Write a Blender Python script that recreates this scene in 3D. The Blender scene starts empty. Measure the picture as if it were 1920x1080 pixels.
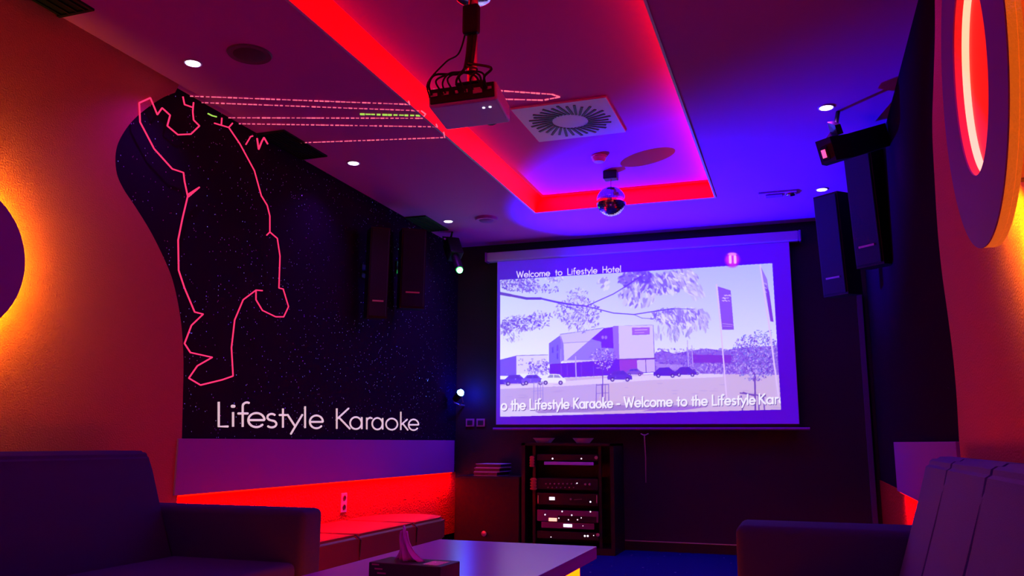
import bpy, bmesh, math, random
import numpy as np
from mathutils import Vector, Matrix
random.seed(7)
R_ = math.radians
scn = bpy.context.scene
COL = scn.collection

# ------------------------------------------------------------------ camera
CAM_H = 0.88
FPX = 1569.0
def _dir(px, py):
    return Vector((px-960, -(py-540), -FPX)).normalized()
_Y = _dir(1505, 830)
_X = -_dir(-3700, 806); _X = (_X - _Y*_X.dot(_Y)).normalized()
_Z = _X.cross(_Y)
ROT = Matrix((_X, _Y, _Z))
CAM = Vector((0, 0, CAM_H))
def on(px, py, ax, v):
    r = ROT @ _dir(px, py); t = (v-CAM[ax])/r[ax]
    return CAM + r*t
def at(px, py, Y): return on(px, py, 1, Y)
cam_d = bpy.data.cameras.new('camera'); cam_o = bpy.data.objects.new('camera', cam_d); COL.objects.link(cam_o)
cam_d.sensor_width = 36; cam_d.lens = 36*FPX/1920; cam_d.clip_start = 0.02
cam_o.matrix_world = Matrix.Translation(CAM) @ ROT.to_4x4()
scn.camera = cam_o

# ------------------------------------------------------------------ world, exposure
w = bpy.data.worlds.new('world'); scn.world = w; w.use_nodes = True
w.node_tree.nodes['Background'].inputs[0].default_value = (0.05, 0.0, 0.05, 1)
w.node_tree.nodes['Background'].inputs[1].default_value = 0.05
scn.view_settings.view_transform = 'Standard'; scn.view_settings.look = 'None'
scn.view_settings.gamma = 1; scn.view_settings.use_curve_mapping = False
scn.view_settings.exposure = 0
scn.cycles.use_denoising = True
scn.cycles.sample_clamp_indirect = 3
scn.cycles.max_bounces = 8

# room numbers
CZ = 2.68; TZ = 2.80; XL = -2.98; XLP = -2.94; XR = 0.55; XRP = 0.50; YB = 7.14; YF = -1.6
TX0, TX1, TY1, TY0 = -1.92, -0.524, 6.18, 0.4

def light(name, kind, loc, target=None, energy=10, color=(1, 1, 1), parent=None, **k):
    d = bpy.data.lights.new(name, kind); d.energy = energy; d.color = color
    for a, v in k.items(): setattr(d, a, v)
    o = bpy.data.objects.new(name, d); COL.objects.link(o)
    o.location = loc
    if target is not None:
        o.rotation_euler = (Vector(target)-Vector(loc)).to_track_quat('-Z', 'Y').to_euler()
    if parent: o.parent = parent; o.matrix_parent_inverse = parent.matrix_basis.inverted()
    return o
# energies
E_DOWN = 13; C_DOWN = (0.38, 0.0, 1.0)
E_BLUE = 2400
BALL = at(1146, 378, 5.71)
PIN = Vector((-2.84, 6.9, 1.30))

# ------------------------------------------------------------------ materials
MAT = {}
def mat(name, color, rough=0.6, metal=0, emit=None, es=0, bump=None, spec=0.5, var=None):
    m = bpy.data.materials.new(name); m.use_nodes = True; nt = m.node_tree
    b = nt.nodes['Principled BSDF']
    b.inputs['Base Color'].default_value = (*color, 1); b.inputs['Roughness'].default_value = rough
    b.inputs['Metallic'].default_value = metal; b.inputs['Specular IOR Level'].default_value = spec
    if emit: b.inputs['Emission Color'].default_value = (*emit, 1); b.inputs['Emission Strength'].default_value = es
    if bump or var:
        tc = nt.nodes.new('ShaderNodeTexCoord')
        n = nt.nodes.new('ShaderNodeTexNoise'); n.inputs['Scale'].default_value = (bump or var)[0]; n.inputs['Detail'].default_value = 4
        nt.links.new(tc.outputs['Object'], n.inputs['Vector'])
        if bump:
            bp = nt.nodes.new('ShaderNodeBump'); bp.inputs['Strength'].default_value = bump[1]; bp.inputs['Distance'].default_value = bump[2]
            nt.links.new(n.outputs['Fac'], bp.inputs['Height']); nt.links.new(bp.outputs['Normal'], b.inputs['Normal'])
        if var:
            r = nt.nodes.new('ShaderNodeMix'); r.data_type = 'RGBA'
            r.inputs[6].default_value = (*[c*(1-var[1]) for c in color], 1); r.inputs[7].default_value = (*[min(1, c*(1+var[1])) for c in color], 1)
            nt.links.new(n.outputs['Fac'], r.inputs[0]); nt.links.new(r.outputs[2], b.inputs['Base Color'])
    MAT[name] = m
    return m
def glitter(name, base, fleck, scale, rough=0.5, amount=0.985, fr=0.25):
    m = mat(name, base, rough, spec=0); nt = m.node_tree; b = nt.nodes['Principled BSDF']
    tc = nt.nodes.new('ShaderNodeTexCoord'); v = nt.nodes.new('ShaderNodeTexVoronoi'); v.inputs['Scale'].default_value = scale
    nt.links.new(tc.outputs['Object'], v.inputs['Vector'])
    sep = nt.nodes.new('ShaderNodeSeparateColor'); nt.links.new(v.outputs['Color'], sep.inputs[0])
    g = nt.nodes.new('ShaderNodeMath'); g.operation = 'GREATER_THAN'; g.inputs[1].default_value = amount; nt.links.new(sep.outputs[0], g.inputs[0])
    l = nt.nodes.new('ShaderNodeMath'); l.operation = 'LESS_THAN'; l.inputs[1].default_value = fr; nt.links.new(v.outputs['Distance'], l.inputs[0])
    mu = nt.nodes.new('ShaderNodeMath'); mu.operation = 'MULTIPLY'; nt.links.new(g.outputs[0], mu.inputs[0]); nt.links.new(l.outputs[0], mu.inputs[1])
    mx = nt.nodes.new('ShaderNodeMix'); mx.data_type = 'RGBA'; mx.inputs[6].default_value = (*base, 1); mx.inputs[7].default_value = (*fleck, 1)
    nt.links.new(mu.outputs[0], mx.inputs[0]); nt.links.new(mx.outputs[2], b.inputs['Base Color'])
    nt.links.new(mu.outputs[0], b.inputs['Metallic'])
    ro = nt.nodes.new('ShaderNodeMix'); ro.inputs[2].default_value = rough; ro.inputs[3].default_value = .32
    nt.links.new(mu.outputs[0], ro.inputs[0]); nt.links.new(ro.outputs[0], b.inputs['Roughness'])
    ge = nt.nodes.new('ShaderNodeNewGeometry')
    sb = nt.nodes.new('ShaderNodeVectorMath'); sb.operation = 'SUBTRACT'; sb.inputs[1].default_value = (.5, .5, .5); nt.links.new(v.outputs['Color'], sb.inputs[0])
    sc = nt.nodes.new('ShaderNodeVectorMath'); sc.operation = 'SCALE'; nt.links.new(sb.outputs[0], sc.inputs[0])
    m2 = nt.nodes.new('ShaderNodeMath'); m2.operation = 'MULTIPLY'; m2.inputs[1].default_value = 1.5; nt.links.new(mu.outputs[0], m2.inputs[0]); nt.links.new(m2.outputs[0], sc.inputs['Scale'])
    ad = nt.nodes.new('ShaderNodeVectorMath'); ad.operation = 'ADD'; nt.links.new(ge.outputs['Normal'], ad.inputs[0]); nt.links.new(sc.outputs[0], ad.inputs[1])
    no = nt.nodes.new('ShaderNodeVectorMath'); no.operation = 'NORMALIZE'; nt.links.new(ad.outputs[0], no.inputs[0]); nt.links.new(no.outputs[0], b.inputs['Normal'])
    return m
mat('ceiling_paint', (.62, .06, .62), .8, bump=(90, .05, .01), spec=.2)
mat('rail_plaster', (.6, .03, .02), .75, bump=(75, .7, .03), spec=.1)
mat('plaster', (.56, .07, .11), .8, bump=(150, .5, .015), spec=.1)
glitter('star_paper', (.016, .0015, .026), (.55, .5, 1), 95, .75, .968, .26)
mat('back_wall', (.02, .003, .016), .8, bump=(60, .2, .01))
mat('lilac', (.34, .05, .50), .7, bump=(200, .1, .003), spec=.04)
glitter('carpet', (.008, .008, .16), (.8, .85, 1), 40, .9, .985, .3)
mat('red_led', (.2, 0, 0), .5, emit=(1, 0, 0), es=3.7)
mat('red_led_soft', (.2, 0, 0), .5, emit=(1, .004, 0), es=3)
mat('amber_led', (.3, .2, 0), .5, emit=(1, .5, 0), es=3)
mat('black_plastic', (.007, .005, .009), .5, spec=.3)
mat('black_metal', (.02, .018, .022), .35, metal=.6)
mat('grille', (.006, .005, .01), .8, bump=(400, .6, .004))
mat('dark_cover', (.16, .02, .16), .6)
mat('dark_cover2', (.06, .01, .07), .6)
mat('silver', (.5, .48, .5), .35, metal=.8)
mat('chrome', (.8, .8, .85), .12, metal=1)
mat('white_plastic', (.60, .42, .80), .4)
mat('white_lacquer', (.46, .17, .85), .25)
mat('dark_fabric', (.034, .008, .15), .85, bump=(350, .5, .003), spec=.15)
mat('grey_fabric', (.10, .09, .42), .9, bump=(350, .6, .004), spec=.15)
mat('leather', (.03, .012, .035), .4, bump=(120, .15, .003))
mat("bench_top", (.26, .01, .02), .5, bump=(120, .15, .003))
mat('mirror', (.8, .8, .9), .15, metal=1)
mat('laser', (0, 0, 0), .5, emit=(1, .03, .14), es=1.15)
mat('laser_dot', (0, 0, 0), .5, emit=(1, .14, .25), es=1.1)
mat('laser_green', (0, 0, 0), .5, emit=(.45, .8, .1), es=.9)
mat('logo_light', (.5, .5, .5), .5, emit=(.85, .6, .68), es=.75)
mat('lens_white', (1, 1, 1), .3, emit=(.85, .72, 1), es=7)
mat('lens_blue', (1, 1, 1), .3, emit=(.12, .35, 1), es=60)
mat('lens_green', (1, 1, 1), .3, emit=(.05, 1, .1), es=25)
mat('led_white', (1, 1, 1), .3, emit=(.9, .85, 1), es=1.6)
mat('led_orange', (1, 1, 1), .3, emit=(1, .45, .25), es=1.6)
mat('led_red', (1, 1, 1), .3, emit=(1, .1, .2), es=1.2)
mat('cream_led', (1, 1, 1), .5, emit=(1, .66, .38), es=1.0)
mat('panel_red', (.5, .02, 0), .5, emit=(1, 0, 0), es=2)
mat('hole_lining', (.85, .3, .3), .6)
mat('yellow_panel', (.4, .3, .05), .5, emit=(1, .11, 0), es=5)
mat('tissue', (.8, .3, 1), .8)
mat('card_dark', (.03, .02, .035), .5)
mat('violet_face', (.20, .02, .50), .7, spec=.2)
mat('rim_glow', (.9, .4, .2), .7, emit=(1, .17, .005), es=.42, bump=(120, .4, .01))  # amber light on the rim put into the material as a faint glow
mat('smoke_red', (.7, .45, .4), .5)
mat('screen_border', (.5, .4, .7), .7)
mat('casing', (.62, .45, .75), .5)
mat('pink_print', (.5, .1, .3), .5)

# ------------------------------------------------------------------ mesh helpers
def obj(name, bm, m, parent=None, smooth=False):
    me = bpy.data.meshes.new(name)
    bmesh.ops.recalc_face_normals(bm, faces=bm.faces)
    if smooth:
        for f in bm.faces: f.smooth = True
    bm.to_mesh(me); bm.free()
    ms = m if isinstance(m, (list, tuple)) else [m]
    for x in ms: me.materials.append(MAT[x])
    o = bpy.data.objects.new(name, me); COL.objects.link(o)
    if smooth:
        try: me.set_sharp_from_angle(angle=R_(40))
        except Exception: pass
    if parent is not None:
        o.parent = parent; o.matrix_parent_inverse = root_of_inv(parent)
    return o
def root_of_inv(p):
    M = p.matrix_basis.copy(); q = p
    while q.parent:
        M = q.parent.matrix_basis @ q.matrix_parent_inverse @ M if False else (q.parent.matrix_basis @ q.matrix_parent_inverse @ M)
        q = q.parent
    return M.inverted()
def thing(name, label, cat, loc=(0, 0, 0), group=None):
    o = bpy.data.objects.new(name, None); COL.objects.link(o); o.location = loc; o.empty_display_size = .1
    o['label'] = label; o['category'] = cat
    if group: o['group'] = group
    return o
def tag(o, label, cat, group=None, kind=None):
    o['label'] = label; o['category'] = cat
    if group: o['group'] = group
    if kind: o['kind'] = kind
    return o
def struct(name, bm, m):
    o = obj(name, bm, m); o['kind'] = 'structure'; return o
def box(bm, lo, hi, bev=0, seg=2, M=None):
    lo = Vector(lo); hi = Vector(hi)
    for i in range(3):
        if lo[i] > hi[i]: lo[i], hi[i] = hi[i], lo[i]
    r = bmesh.ops.create_cube(bm, size=1)
    vs = r['verts']
    for v in vs: v.co = Vector(((v.co[i]+.5)*(hi[i]-lo[i])+lo[i] for i in range(3)))
    if bev:
        es = list({e for v in vs for e in v.link_edges})
        rr = bmesh.ops.bevel(bm, geom=es, offset=bev, segments=seg, affect='EDGES', profile=.5)
        vs = list({v for f in rr['faces'] for v in f.verts} | {v for v in vs if v.is_valid})
    if M is not None:
        for v in vs: v.co = M @ v.co
    return vs
def B(lo, hi, bev=0, seg=2, M=None):
    bm = bmesh.new(); box(bm, lo, hi, bev, seg, M); return bm
def prism(bm, pts, d, ax=0):
    """closed polygon pts (3D), extruded by vector d"""
    d = Vector(d)
    a = [bm.verts.new(Vector(p)) for p in pts]; b = [bm.verts.new(Vector(p)+d) for p in pts]
    n = len(pts)
    bm.faces.new(a); bm.faces.new(b[::-1])
    for i in range(n): bm.faces.new((a[i], b[i], b[(i+1) % n], a[(i+1) % n]))
def tube(bm, pts, r, n=8, closed=False):
    pts = [Vector(p) for p in pts]; rings = []
    N = len(pts)
    up = None
    for i, p in enumerate(pts):
        t = (pts[min(i+1, N-1)]-pts[max(i-1, 0)])
        t = t.normalized() if t.length > 1e-9 else Vector((0, 0, 1))
        if up is None:
            up = t.orthogonal().normalized()
        else:
            up = (up - t*up.dot(t)); up = up.normalized() if up.length > 1e-6 else t.orthogonal().normalized()
        s = t.cross(up)
        rr = r[i] if isinstance(r, (list, tuple)) else r
        rings.append([bm.verts.new(p+(up*math.cos(a)+s*math.sin(a))*rr) for a in [2*math.pi*k/n for k in range(n)]])
    for i in range(N-1):
        for k in range(n):
            bm.faces.new((rings[i][k], rings[i][(k+1) % n], rings[i+1][(k+1) % n], rings[i+1][k]))
    bm.faces.new(rings[0][::-1]); bm.faces.new(rings[-1])
def T(pts, r, n=8):
    bm = bmesh.new(); tube(bm, pts, r, n); return bm
def lathe(bm, prof, c=(0, 0, 0), axis=(0, 0, 1), n=32):
    axis = Vector(axis).normalized(); q = Vector((0, 0, 1)).rotation_difference(axis); c = Vector(c)
    rings = []
    for (r, z) in prof:
        rings.append([bm.verts.new(c + q @ Vector((max(r, 1e-4)*math.cos(2*math.pi*k/n), max(r, 1e-4)*math.sin(2*math.pi*k/n), z))) for k in range(n)])
    for i in range(len(rings)-1):
        for k in range(n):
            bm.faces.new((rings[i][k], rings[i][(k+1) % n], rings[i+1][(k+1) % n], rings[i+1][k]))
    bm.faces.new(rings[0][::-1]); bm.faces.new(rings[-1])
def L(prof, c=(0, 0, 0), axis=(0, 0, 1), n=32):
    bm = bmesh.new(); lathe(bm, prof, c, axis, n); return bm
def ell_ring(bm, cx, cy, cz, ry, rz, iy, iz, x0, x1, n=96):
    """elliptical annulus in the yz plane between x0 and x1"""
    A = []
    for k in range(n):
        a = 2*math.pi*k/n; c, s = math.cos(a), math.sin(a)
        A.append([bm.verts.new((x, cy+q*c, cz+t*s)) for (x, q, t) in ((x0, ry, rz), (x1, ry, rz), (x1, iy, iz), (x0, iy, iz))])
    for k in range(n):
        p, q = A[k], A[(k+1) % n]
        for j in range(4): bm.faces.new((p[j], p[(j+1) % 4], q[(j+1) % 4], q[j]))
def ell_disc(bm, cy, cz, ry, rz, x0, x1, n=96):
    a = [bm.verts.new((x0, cy+ry*math.cos(2*math.pi*k/n), cz+rz*math.sin(2*math.pi*k/n))) for k in range(n)]
    b = [bm.verts.new((x1, v.co.y, v.co.z)) for v in a]
    bm.faces.new(a); bm.faces.new(b[::-1])
    for k in range(n): bm.faces.new((a[k], b[k], b[(k+1) % n], a[(k+1) % n]))
def catmull(P, k=8):
    P = [Vector(p) for p in P]; out = []
    Q = [P[0]*2-P[1]]+P+[P[-1]*2-P[-2]]
    for i in range(1, len(Q)-2):
        for j in range(k):
            t = j/k; a, b, c, d = Q[i-1], Q[i], Q[i+1], Q[i+2]
            out.append(.5*((2*b)+(-a+c)*t+(2*a-5*b+4*c-d)*t*t+(-a+3*b-3*c+d)*t**3))
    out.append(P[-1]); return out

# ------------------------------------------------------------------ room shell
struct('floor', B((XL-.1, YF-.1, -.1), (XR+.1, YB+.1, 0)), 'carpet')
bm = bmesh.new()                                     # ceiling with the rectangular recess
box(bm, (XL-.1, YF-.1, CZ), (TX0-.004, YB+.1, CZ+.25)); box(bm, (TX1+.004, YF-.1, CZ), (XR+.1, YB+.1, CZ+.25))
box(bm, (TX0-.004, TY1+.004, CZ), (TX1+.004, YB+.1, CZ+.25)); box(bm, (TX0-.004, YF-.1, CZ), (TX1+.004, TY0-.004, CZ+.25))
box(bm, (TX0-.004, TY0-.004, TZ), (TX1+.004, TY1+.004, CZ+.25))
struct('ceiling', bm, 'ceiling_paint')
struct('wall_left', B((XL-.1, YF, 0), (XL, YB, CZ)), 'star_paper')
struct('wall_right', B((XR, YF, 0), (XR+.1, YB, CZ)), 'star_paper')
struct('wall_back', B((XL, YB, 0), (XR, YB+.1, CZ)), 'back_wall')
struct('wall_front', B((XL, YF-.1, 0), (XR, YF, CZ)), 'plaster')
struct('baseboard_back', B((XL+.01, YB-.02, 0), (XR-.01, YB, .072)), 'black_plastic')
struct('trim_1', B((-1.52, YB-.024, .073), (XR-.01, YB, .079)), 'silver')
# plaster sheets over the starry paper, with the waved edge
edge = [(335, 171), (300, 186), (255, 220), (228, 255), (217, 287), (219, 325), (232, 355), (252, 385), (280, 430), (303, 475), (322, 520), (334, 570), (341, 620), (344, 680), (343, 740), (341, 822)]
P = catmull([on(x, y, 0, XLP) for x, y in edge], 5)
P[0].z = CZ; 
pts = [Vector((XL, YF, 0)), Vector((XL, YF, CZ))] + [Vector((XL, p.y, min(p.z, CZ))) for p in P] + [Vector((XL, P[-1].y, 0))]
bm = bmesh.new(); prism(bm, pts, (XLP-XL, 0, 0)); struct('trim_2', bm, 'plaster')
edge = [(1749, -120), (1752, -50), (1753, 60), (1750, 160), (1748, 240), (1752, 330), (1758, 430), (1766, 510), (1777, 590), (1786, 660), (1793, 735), (1798, 822)]
P = [on(x, y, 0, XRP) for x, y in edge]
P = catmull([Vector((XRP, P[0].y+.12, CZ))]+P, 5)
pts = [Vector((XR, YF, 0)), Vector((XR, YF, CZ))] + [Vector((XR, p.y, min(p.z, CZ))) for p in P] + [Vector((XR, P[-1].y, 0))]
bm = bmesh.new(); prism(bm, pts, (XRP-XR, 0, 0)); struct('trim_3', bm, 'plaster')

# recess light frame: three translucent red profiles + near one
def prof(a, b, c, d): # quad a,b (lower) c,d (upper), thickness outward
    bm = bmesh.new(); v = [bm.verts.new(p) for p in (a, b, c, d)]; bm.faces.new(v)
    ctr = Vector(((TX0+TX1)/2, 3, 2.74))
    r = bmesh.ops.extrude_face_region(bm, geom=bm.faces[:])
    n = (Vector(b)-Vector(a)).cross(Vector(d)-Vector(a)).normalized()
    m = (Vector(a)+Vector(b)+Vector(c)+Vector(d))/4
    if n.dot(m-ctr) < 0: n = -n
    for e in r['geom']:
        if isinstance(e, bmesh.types.BMVert): e.co += n*.003
    return bm
cove = thing('cove_light', 'red glowing light profile running round the ceiling recess', 'cove light', (TX0, TY1, CZ))
i = .055
obj('light_profile', prof((TX0, TY0, CZ), (TX0, TY1, CZ), (TX0+i, TY1, TZ), (TX0+i, TY0, TZ)), 'red_led', cove)
obj('light_profile', prof((TX0, TY1, CZ), (TX1, TY1, CZ), (TX1, TY1, TZ), (TX0+i, TY1, TZ)), 'red_led', cove)
obj('light_profile', prof((TX1, TY0, CZ), (TX1, TY1, CZ), (TX1, TY1, TZ), (TX1, TY0, TZ)), 'red_led', cove)
obj('light_profile', prof((TX0, TY0, CZ), (TX1, TY0, CZ), (TX1, TY0, TZ), (TX0+i, TY0, TZ)), 'red_led', cove)
bm = bmesh.new()
box(bm, (TX0-.012, TY0, CZ-.006), (TX0, TY1, CZ)); box(bm, (TX1, TY0, CZ-.006), (TX1+.012, TY1, CZ)); box(bm, (TX0-.012, TY1, CZ-.006), (TX1+.012, TY1+.012, CZ))
obj('edge_bead', bm, 'white_plastic', cove)

# ------------------------------------------------------------------ lilac rails on both side walls, with the red LED strip under them
def rail(xw, s, y0, y1, lab):
    t = thing('wall_rail', lab, 'wall panel', (xw, (y0+y1)/2, .6))
    obj('board', B((xw, y0, .61), (xw+s*.05, y1, .886), .002), 'lilac', t)
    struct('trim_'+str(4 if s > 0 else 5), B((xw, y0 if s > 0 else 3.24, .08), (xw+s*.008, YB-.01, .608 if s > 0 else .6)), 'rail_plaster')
    obj('led_strip', B((xw+s*.022, y0+.02, .602), (xw+s*.038, y1-.02, .61)), 'red_led_soft', t)
    lo = light('strip_light', 'AREA', (xw+s*.03, (y0+y1)/2, .600), None, energy=(17 if s > 0 else 22)*(y1-y0), color=(1, .0, 0), parent=t, shape='RECTANGLE', size=.02, size_y=y1-y0-.05); lo.rotation_euler = (0, s*R_(8), 0)
    return t
tL = rail(XL, 1, 3.46, 7.0, 'long lilac board on the left wall with red strip light glowing beneath')
tR = rail(XR, -1, 3.28, 5.4, 'short lilac board on the right wall behind the grey sofa')

# ------------------------------------------------------------------ ring lamps
def ring_lamp(xw, s, xf, cy, cz, ry, rz, iy, iz, lab, sp_):
    t = thing('ring_wall_lamp', lab, 'wall lamp', (xw, cy, cz))
    bm = bmesh.new(); ell_ring(bm, 0, cy, cz, ry, rz, iy, iz, xf, xf-s*.003); obj('face_ring', bm, 'violet_face', t)
    bm = bmesh.new(); ell_ring(bm, 0, cy, cz, ry-.0005, rz-.0005, iy+.006, iz+.006, xf-s*.0032, xf-s*.0185); obj('carrier_board', bm, 'rim_glow', t)
    bm = bmesh.new(); ell_ring(bm, 0, cy, cz, ry-.0005, rz-.0005, ry-.012, rz-.012, xf-s*.019, xf-s*.028); obj('rim', bm, 'rim_glow', t)
    bm = bmesh.new(); ell_ring(bm, 0, cy, cz, iy+.004, iz+.004, iy, iz, xf-s*.019, xf-s*.034); obj('diffuser_ring', bm, 'cream_led', t)
    bm = bmesh.new(); ell_ring(bm, 0, cy, cz, iy+.012, iz+.012, iy+.005, iz+.005, xf-s*.019, xw); obj('inner_drum', bm, 'hole_lining', t)
    bm = bmesh.new(); ell_ring(bm, 0, cy, cz, iy+.0055, iz+.0055, iy, iz, xf-s*.0032, xf-s*.0185); obj('hole_lining', bm, 'hole_lining', t)
    bm = bmesh.new(); ell_disc(bm, cy, cz, iy*.995, iz*.995, xw+s*.02, xw+s*.045); obj('back_panel', bm, 'panel_red', t)
    bm = bmesh.new(); ell_ring(bm, 0, cy, cz, ry-.014, rz-.014, ry-.024, rz-.024, xf-s*.019, xf-s*.03); obj('led_strip', bm, 'amber_led', t)
    for a in (45, 135, 225, 315):
        c = (cy+math.cos(R_(a))*ry*.72, cz+math.sin(R_(a))*rz*.72)
        obj('spacer', T([(xw, *c), (xf-s*.018, *c)], .012, 8), 'silver', t)
    n = 20
    for k in range(n):
        a = 2*math.pi*(k+.5)/n
        p = Vector((xf-s*.034, cy+math.cos(a)*(ry-.02), cz+math.sin(a)*(rz-.02)))
        light('led_glow', 'SPOT', p, p+Vector((-s, math.cos(a)*sp_[0], math.sin(a)*sp_[0])), energy=sp_[1], color=(1, 1, 0), parent=t, shadow_soft_size=.012, spot_size=R_(sp_[2]), spot_blend=.5)
    return t
E_AMB = 4.5
ring_lamp(XRP, -1, .38, 1.905, 1.66, .324, .378, .171, .223, 'oval violet ring lamp with amber halo on the right wall, red centre', (.5, 5.0, 116))
ring_lamp(XLP, 1, -2.85, 2.137, 1.53, .286, .286, .15, .15, 'round violet lamp with amber halo on the left wall above the dark sofa', (.8, 6.0, 128))

# ------------------------------------------------------------------ downlights
def downlight(x, y, lab):
    t = thing('ceiling_downlight', lab, 'downlight', (x, y, CZ), 'recessed ceiling downlights')
    bm = bmesh.new()
    lathe(bm, [(.034, -.004), (.040, -.006), (.043, -.004), (.044, 0), (.034, 0)], (x, y, CZ)); obj('trim_ring', bm, 'white_plastic', t, True)
    obj('lamp_lens', L([(.036, -.0005), (.033, -.0065), (.024, -.009), (.004, -.0095)], (x, y, CZ)), 'lens_white', t, True)
    light('lamp_beam', 'SPOT', (x, y, CZ-.02), (x, y, 0), energy=E_DOWN, color=C_DOWN, parent=t, spot_size=R_(125), spot_blend=.8, shadow_soft_size=.03)
    return t
downlight(-2.70, 3.09, 'nearest glowing downlight above the left wall, by the round sensor')
downlight(-2.70, 4.65, 'middle one of the glowing downlights along the left wall')
downlight(-2.69, 6.21, 'farthest downlight on the left side, beside the corner speakers')
downlight(.22, 4.63, 'glowing downlight at the right, just above the black laser box')
downlight(.23, 6.22, 'far right downlight above the corner wall speakers')
downlight(.22, 3.09, 'downlight at right over the armrest of the grey sofa, outside the picture top')
downlight(-2.70, 1.5, 'downlight at left over the dark sofa, outside the picture top')
downlight(.22, 1.5, 'downlight at right over the grey sofa, outside the picture top')
downlight(-1.2, -.6, 'added unseen downlight behind the viewer above the room middle')  # added lamp out of view, off the downlight rows, for extra room light

# ------------------------------------------------------------------ blue pin spot and mirror ball
t = thing('pin_spot', 'small lit blue spot lamp in the back left corner aimed at the mirror ball', 'spotlight', PIN)
ax = (BALL-PIN).normalized()
obj('lamp_housing', L([(.018, -.11), (.03, -.10), (.034, -.02), (.038, 0), (.034, 0), (.03, -.012)], PIN, ax, 24), 'black_metal', t, True)
obj('lamp_lens', L([(.028, -.012), (.029, .002), (.024, .018), (.014, .028), (.002, .031)], PIN, ax, 24), 'lens_blue', t, True)
bk = PIN - ax*.06
obj('bracket', T([bk+Vector((.04, 0, 0)), bk+Vector((.042, .03, -.05)), bk+Vector((0, .06, -.07)), bk+Vector((-.042, .03, -.05)), bk+Vector((-.04, 0, 0))], .005), 'silver', t)
obj('wall_arm', T([bk+Vector((0, .055, -.07)), Vector((bk.x-.02, YB, bk.z-.07))], .008), 'silver', t)
light('lamp_beam', 'SPOT', PIN+ax*.05, Vector((-.75, 6.15, 2.7)), energy=E_BLUE, color=(.012, .004, 1), parent=t, spot_size=R_(63), spot_blend=1, shadow_soft_size=.012)
light('halo_fill', 'POINT', PIN+Vector((.03, .12, .0)), None, energy=4, color=(.0, .02, 1), parent=t, shadow_soft_size=.02)  # added point light, imitates the glow around the lamp on the wall

t = thing('mirror_ball', 'small faceted mirror ball hanging below the ceiling recess', 'disco ball', (BALL.x, BALL.y, TZ))
MT = Vector((BALL.x, BALL.y, TZ))
obj('motor', B((MT.x-.05, MT.y-.04, TZ-.062), (MT.x+.05, MT.y+.04, TZ), .006), 'black_plastic', t)
obj('hanger', T([(MT.x, MT.y, TZ-.06), (BALL.x, BALL.y, BALL.z+.1)], .004, 6), 'silver', t)
bm = bmesh.new(); R0 = .107; rows = 22
for r in range(rows):
    a0 = math.pi*(r/rows)-math.pi/2; a1 = math.pi*((r+1)/rows)-math.pi/2
    am = (a0+a1)/2; nseg = max(4, int(2*rows*math.cos(am)))
    for k in range(nseg):
        b0 = 2*math.pi*(k+.04)/nseg; b1 = 2*math.pi*(k+.96)/nseg
        j0 = a0+(a1-a0)*.04; j1 = a0+(a1-a0)*.96
        f = [Vector((math.cos(a)*math.cos(b), math.cos(a)*math.sin(b), math.sin(a)))*R0+BALL for a, b in ((j0, b0), (j0, b1), (j1, b1), (j1, b0))]
        try: bm.faces.new([bm.verts.new(p) for p in f])
        except Exception: pass
obj('mirror_facets', bm, 'mirror', t)
bm = bmesh.new(); bmesh.ops.create_uvsphere(bm, u_segments=32, v_segments=20, radius=R0-.0035, matrix=Matrix.Translation(BALL)); obj('core', bm, 'black_plastic', t, True)

# ------------------------------------------------------------------ diffuser, smoke alarm, vents
q = [on(x, y, 2, TZ) for x, y in ((950, 203), (1150, 178), (1185, 243), (995, 265))]
c = sum(q, Vector())/4
t = thing('air_diffuser', 'square pale swirl air diffuser plate in the ceiling recess', 'air vent', c)
hw = .285
bm = bmesh.new(); box(bm, (c.x-hw, c.y-hw, TZ-.012), (c.x+hw, c.y+hw, TZ), .003); obj('face_plate', bm, 'white_plastic', t)
bm = bmesh.new()
for k in range(32):
    a = 2*math.pi*k/32; M = Matrix.Translation((c.x, c.y, 0)) @ Matrix.Rotation(a, 4, 'Z') @ Matrix.Translation((.11, 0, 0)) @ Matrix.Rotation(R_(-24), 4, 'Z')
    box(bm, (0, -.0075, TZ-.015), (.145 if k % 2 else .125, .0075, TZ-.011), M=M)
obj('slot', bm, 'black_plastic', t)
c = on(1123, 292, 2, TZ)
t = thing('smoke_detector', 'small orange lit round smoke detector beside the mirror ball', 'smoke detector', c)
obj('base', L([(.055, -.012), (.056, -.004), (.05, 0)], c), 'smoke_red', t, True)
obj('sensor_dome', L([(.048, -.012), (.046, -.03), (.034, -.045), (.01, -.048)], c), 'smoke_red', t, True)

def slat_vent(x, y, wx, wy, lab, m='black_plastic'):
    t = thing('ceiling_vent', lab, 'air vent', (x, y, CZ))
    bm = bmesh.new(); b = .015
    for lo, hi in (((-wx, -wy), (wx, -wy+b)), ((-wx, wy-b), (wx, wy)), ((-wx, -wy+b), (-wx+b, wy-b)), ((wx-b, -wy+b), (wx, wy-b))):
        box(bm, (x+lo[0], y+lo[1], CZ-.01), (x+hi[0], y+hi[1], CZ))
    obj('frame', bm, m, t)
    obj('backing', B((x-wx+b, y-wy+b, CZ-.002), (x+wx-b, y+wy-b, CZ-.0005)), 'black_plastic', t)
    bm = bmesh.new(); n = 7
    for k in range(n):
        xx = x-wx+b+(k+.5)*(2*wx-2*b)/n
        box(bm, (xx-.004, y-wy+b, CZ-.009), (xx+.004, y+wy-b, CZ-.003))
    obj('slats', bm, m, t)
c1 = on(545, 272, 2, CZ); slat_vent(c1.x+.015, c1.y, .1, .24, 'dark slatted ceiling vent by the left wall at the laser tips', 'black_metal')
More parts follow.
